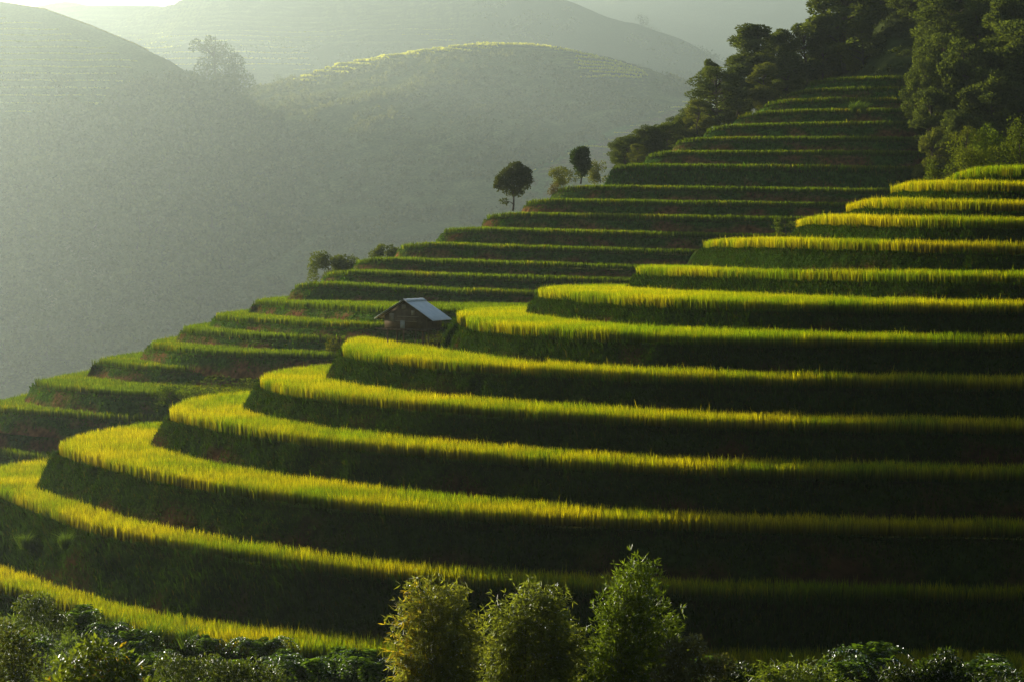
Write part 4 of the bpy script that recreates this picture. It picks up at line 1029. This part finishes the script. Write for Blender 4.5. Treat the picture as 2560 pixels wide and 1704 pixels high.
plant('shrub', 30, 1400, 1568, 50, [(-20, -110, 30, 36), (20, -90, 30, 34), (-10, -50, 50, 40), (35, -20, 40, 40), (-20, 10, 60, 50)], 711, 3000, .12, .06, (.035, .05, .012), (.11, .13, .035), 'leafy shrub in the bottom left corner', 'shrub', culms=7)
plant('shrub', 420, 1500, 1568, 52, [(-30, -40, 36, 22), (15, -35, 34, 22), (60, -42, 34, 22), (0, 0, 80, 30), (110, -20, 40, 24)], 712, 2600, .11, .05, (.03, .05, .018), (.09, .115, .04), 'small-leaved grey green shrub right of the glossy one', 'shrub', culms=7)
plant('shrub', 560, 1520, 1568, 52, [(-30, -25, 40, 22), (20, -35, 36, 22), (60, -10, 40, 24), (0, 5, 70, 28)], 713, 1900, .11, .05, (.035, .055, .018), (.10, .13, .045), 'low dark shrub left of the yellowing bamboo', 'shrub', culms=6)
plant('shrub', 90, 1370, 1440, 72, [(-30, -50, 28, 22), (10, -55, 28, 20), (0, -20, 50, 28), (50, -10, 30, 26)], 714, 2000, .15, .06, (.03, .05, .014), (.09, .12, .032), 'rounded bush under the lowest field at far left', 'shrub', culms=5)
FERN = None
rs_f = np.random.default_rng(720)
for k, (px, py, D) in enumerate([(300, 1500, 70), (355, 1535, 66), (480, 1490, 76), (530, 1545, 62), (640, 1530, 70), (700, 1555, 64), (770, 1535, 72), (850, 1550, 66), (170, 1440, 84), (250, 1460, 80), (60, 1500, 60), (330, 1560, 58), (600, 1500, 79), (1640, 1560, 60), (1930, 1555, 62), (2010, 1545, 64), (2240, 1560, 60)]):
    if FERN is None:
        P = []; nb = 26
        for q in range(nb):
            a = rs_f.uniform(0, 6.28); L_ = rs_f.uniform(.7, 1.5); t = np.linspace(0, 1, 22); r_ = L_ * t * .8; z_ = L_ * (1.1 * t - 1.0 * t ** 2.2)
            P.append(np.stack([np.cos(a) * r_, np.sin(a) * r_, z_, np.full(22, a), 1 - t], 1))
        P = np.concatenate(P); P = np.repeat(P, 4, 0); sd = np.tile([1, -1], len(P) // 2); n_ = len(P)
        d_ = np.stack([np.cos(P[:, 3] + sd * 1.2), np.sin(P[:, 3] + sd * 1.2), rs_f.normal(-.15, .2, n_)], 1)
        cl_ = np.array([.05, .09, .02]) * rs_f.uniform(.5, 1.7, (n_, 1)); V, T, c_l = leaves(P[:, :3] + rs_f.normal(0, .02, (n_, 3)), d_, .22 * (.3 + P[:, 4]), np.full(n_, .05), cl_, rs_f)
        FERN = np_mesh('fern_clump', V, T, None, c_l)
    o = link('fern_clump', FERN, M_GLOSS, loc=vd(px, py, D)); s_ = rs_f.uniform(.8, 1.5); o.scale = (s_, s_, s_ * rs_f.uniform(.8, 1.2)); o.rotation_euler = (0, 0, rs_f.uniform(0, 6))
    tag(o, 'dark arching fern clump in the tangle below the lowest field', 'fern', 'fern clumps below the lowest field')
def tussock(px, py, D, seed, label, k=1.0):
    rs = np.random.default_rng(seed); n = 190; a = rs.uniform(0, 6.28, n); r = np.abs(rs.normal(0, .12, n))
    P = np.stack([np.cos(a) * r, np.sin(a) * r, np.zeros(n)], 1); lean = np.stack([np.cos(a), np.sin(a)], 1) * rs.uniform(.25, 1.25, (n, 1))
    col = np.array([.09, .15, .03]) * rs.uniform(.6, 1.4, (n, 1))
    o = link('grass_tussock', np_mesh('grass_tussock', *join([blades(P, rs.uniform(.6, 1.25, n) * k, lean, np.full(n, .035), col * .7, col, rs)])), M_LEAF, loc=vd(px, py, D))
    return tag(o, label, 'grass', 'arching grass tussocks on the low banks')
for i, (px, py, D, lab) in enumerate([(352, 1486, 80, 'large arching grass tussock under the lowest field'), (432, 1490, 80, 'arching tussock right beside the large one'), (150, 1262, 107, 'tall pale grass tuft on the left bank above the lowest field'),
        (165, 1222, 112, 'drooping silvery grass plume high on the left bank'), (60, 1262, 113, 'grass tuft near the left edge on the weedy bank'), (268, 1466, 84, 'grass tuft left of the large arching tussock'), (1965, 262, 250, 'bright tall grass tuft on the fourth ridge field'), (1985, 262, 250, 'second bright grass tuft right of the tall one on the ridge field')]):
    tussock(px, py, D, 730 + i, lab, 1.0 if D < 200 else 1.7)

# ------------------------------------------------------------------ the hut on stilts
def bx(lo, hi):
    lo, hi = np.array(lo, float), np.array(hi, float)
    V = np.array([[x, y, z] for z in (lo[2], hi[2]) for y in (lo[1], hi[1]) for x in (lo[0], hi[0])])
    Q = np.array([[0, 2, 3, 1], [4, 5, 7, 6], [0, 1, 5, 4], [2, 6, 7, 3], [0, 4, 6, 2], [1, 3, 7, 5]])
    return V, None, Q, np.zeros((8, 3))
def bar(a, b, r, n=6): return tube(np.linspace(a, b, 3), r, r * .85, n)
def weave_mat(name, c1, c2):
    m = bpy.data.materials.new(name); m.use_nodes = True; n = m.node_tree; b = n.nodes['Principled BSDF']; b.inputs['Roughness'].default_value = .9
    tc = n.nodes.new('ShaderNodeTexCoord'); wv = n.nodes.new('ShaderNodeTexWave'); wv.inputs['Scale'].default_value = 3.2; wv.inputs['Distortion'].default_value = 1.2; wv.bands_direction = 'X'
    no = n.nodes.new('ShaderNodeTexNoise'); no.inputs['Scale'].default_value = 2.5; no.inputs['Detail'].default_value = 6
    n.links.new(tc.outputs['Object'], wv.inputs[0]); n.links.new(tc.outputs['Object'], no.inputs['Vector'])
    ad = n.nodes.new('ShaderNodeMath'); ad.operation = 'MULTIPLY_ADD'; ad.inputs[1].default_value = .45; n.links.new(wv.outputs[1], ad.inputs[0]); n.links.new(no.outputs[0], ad.inputs[2])
    rp = n.nodes.new('ShaderNodeValToRGB'); rp.color_ramp.elements[0].position = .35; rp.color_ramp.elements[1].position = .95
    rp.color_ramp.elements[0].color = (*c1, 1); rp.color_ramp.elements[1].color = (*c2, 1)
    n.links.new(ad.outputs[0], rp.inputs[0]); n.links.new(rp.outputs[0], b.inputs['Base Color']); return m
M_WALL = weave_mat('bamboo_wall', (.06, .043, .024), (.25, .18, .10))
M_WOOD = noise_mat('old_wood', (.09, .065, .04), (.24, .18, .12), 5)
M_GREY = noise_mat('grey_board', (.38, .40, .40), (.55, .57, .56), 4)
M_PALE = noise_mat('pale_board', (.32, .27, .20), (.46, .40, .30), 4)
M_TIN = noise_mat('tin_roof', (.72, .74, .72), (.86, .87, .84), 1.5, rough=.4); M_TIN.node_tree.nodes['Principled BSDF'].inputs['Specular IOR Level'].default_value = .5
hx, hy, hz = at_depth(1033, 820, 139.5)
hut = empty('stilt_hut', (hx, hy, hz), R(-19)); tag(hut, 'small bamboo hut on stilts with a grey corrugated metal roof', 'hut'); hut.scale = (.95, .95, .95)
W2, L2, WH, RH = 1.62, 1.6, .98, 2.12        # half width, half length, wall and ridge height above the floor
def hpart(name, parts, mat, parent=hut, lab=None, smooth_=False):
    V, T, Q, c = join(parts); o = link(name, np_mesh(name, V, T, Q, None, smooth_), mat, parent)
    if lab: o['label'] = lab
    return o
def gable(y, th):
    V = np.array([[-W2, y, 0], [W2, y, 0], [W2, y, WH], [0, y, RH - .12], [-W2, y, WH]]); V = np.vstack([V, V + np.array([0, th, 0])])
    Q = np.array([[0, 1, 6, 5], [1, 2, 7, 6], [2, 3, 8, 7], [3, 4, 9, 8], [4, 0, 5, 9], [0, 4, 2, 1], [5, 6, 7, 9]]); T = np.array([[4, 3, 2], [7, 8, 9]])
    return V, T, Q, np.zeros((10, 3))
hpart('wall', [gable(-L2, .06)], M_WALL); hpart('wall', [gable(L2 - .06, .06)], M_WALL)
hpart('wall', [bx((W2 - .06, -L2 + .062, 0), (W2 - .002, L2 - .062, WH - .02))], M_WALL); hpart('wall', [bx((-W2 + .002, -L2 + .062, 0), (-W2 + .06, L2 - .062, WH - .02))], M_WALL)
def roof_side(sgn, x1, z1, nr=64):
    """corrugated sheet from the ridge down to the eave"""
    ys = np.linspace(-L2 - .35, L2 + .35, nr); wv = .022 * np.cos(ys * 2 * math.pi / .16)
    us = np.linspace(0, 1, 5); V = []
    for th in (0, -.03):
        for u in us: V += [(sgn * x1 * u, y, RH + (z1 - RH) * u + q + th + .02 * math.sin(u * 3.1)) for y, q in zip(ys, wv)]
    V = np.array(V); Q = []; m = len(us) * nr
    for a in range(len(us) - 1):
        for b in range(nr - 1):
            i = a * nr + b; Q.append([i, i + 1, i + nr + 1, i + nr]); Q.append([m + i, m + i + nr, m + i + nr + 1, m + i + 1])
    for b in range(nr - 1): i = (len(us) - 1) * nr + b; Q.append([i, i + 1, m + i + 1, m + i])
    for a in range(len(us) - 1):
        i = a * nr; Q.append([i, i + nr, m + i + nr, m + i]); i += nr - 1; Q.append([i, m + i, m + i + nr, i + nr])
    Q = np.array(Q)
    if sgn > 0: Q = Q[:, ::-1]
    return V, None, Q, np.zeros((len(V), 3))
rf = hpart('roof', [roof_side(1, 2.3, .62), roof_side(-1, 2.3, .74)], M_TIN, smooth_=True)
def cap():
    V = []; 
    for y in np.linspace(-L2 - .38, L2 + .38, 9):
        j = .01 * math.sin(y * 5); V += [(-.3, y, RH - .12 + j), (0, y, RH + .06 + j), (.3, y, RH - .12 + j), (.29, y, RH - .14 + j), (0, y, RH + .035 + j), (-.29, y, RH - .14 + j)]
    Q = [[a * 6 + k, a * 6 + (k + 1) % 6, (a + 1) * 6 + (k + 1) % 6, (a + 1) * 6 + k] for a in range(8) for k in range(6)]
    return np.array(V), None, np.array(Q), np.zeros((54, 3))
hpart('ridge_cap', [cap()], noise_mat('cap_tin', (.5, .52, .52), (.66, .68, .67), 2, rough=.45), rf)
hpart('platform', [bx((-W2 - .12, -L2 - .28, -.12), (W2 + .12, L2 + .1, -.004)), bar((-W2 - .55, -L2 - .24, -.02), (W2 + .25, -L2 - .24, -.13), .05), bar((-W2 - .5, -L2 + .6, .0), (W2 + .3, -L2 + .6, -.19), .05),
                   bar((-W2 - .75, -L2 - .1, .02), (-W2 + .1, -L2 + .1, .01), .045), bar((W2 - .3, -L2 - .1, -.1), (W2 + .75, -L2 + .2, -.42), .045)], M_WOOD)
for x, y in [(-1.35, -L2 - .1), (-.72, -L2 + .2), (.85, -L2 - .1), (1.38, -L2 + .15), (-1.35, L2 - .2), (.2, L2 - .2), (1.38, L2 - .2)]:
    hpart('leg', [bar((x, y, -1.95), (x + .02, y, -.08), .065)], M_WOOD)
hpart('brace', [bar((W2 + .18, -L2, -1.5), (W2 + .3, -L2 - .1, -.2), .05)], M_WOOD); hpart('brace', [bar((-.1, -L2 - .2, -.25), (.16, -L2 - .1, -1.5), .03)], M_WOOD)
f = -L2
sh = hpart('shutter', [bx((-1.22, f - .04, .5), (-.86, f - .003, 1.12))], M_PALE); hpart('shutter', [bx((.5, f - .04, .98), (.78, f - .003, 1.33))], M_PALE); hpart('shutter', [bx((-.25, f - .04, 1.42), (.06, f - .003, 1.75))], M_PALE)
hpart('door_panel', [bx((-.36, f - .045, .03), (-.02, f - .003, .6))], M_GREY)
hpart('rail', [bar((-1.5, f - .06, .62), (.95, f - .06, .5), .022)], M_PALE); hpart('rail', [bar((-.6, f - .06, .9), (1.1, f - .06, .86), .02)], M_PALE)
hpart('rafter', [bar((-2.15, f - .18, .68), (0, f - .18, RH - .1), .04)], M_WOOD); hpart('rafter', [bar((2.15, f - .18, .58), (0, f - .18, RH - .1), .04)], M_WOOD)
hpart('beam', [bar((2.0, -L2 - .3, .62), (2.0, L2 + .3, .62), .04)], M_WOOD); hpart('beam', [bar((-2.0, -L2 - .3, .72), (-2.0, L2 + .3, .72), .04)], M_WOOD)
bush('bush', 1000, 790, 140, 34, 30, 760, 420, .12, 'little leafy weed between the hut stilts', (.05, .07, .015), (.13, .15, .04), group=GN)

# ------------------------------------------------------------------ haze
x0, x1, y0, y1, z0, z1 = -3020, 3020, -180, 6240, -124, 780
V, T, Q, c = bx((x0, y0, z0), (x1, y1, z1))
hm = bpy.data.materials.new('haze'); hm.use_nodes = True; n = hm.node_tree; n.nodes.clear()
o_ = n.nodes.new('ShaderNodeOutputMaterial'); pv = n.nodes.new('ShaderNodeVolumePrincipled')
pv.inputs['Color'].default_value = (.79, .94, .90, 1); pv.inputs['Density'].default_value = HAZE_DENSITY; pv.inputs['Anisotropy'].default_value = HAZE_G
n.links.new(pv.outputs[0], o_.inputs['Volume'])
hz_ = link('haze', np_mesh('haze', V, T, Q, None), hm); tag(hz_, 'pale sunlit haze filling the valley', 'haze', kind='stuff')
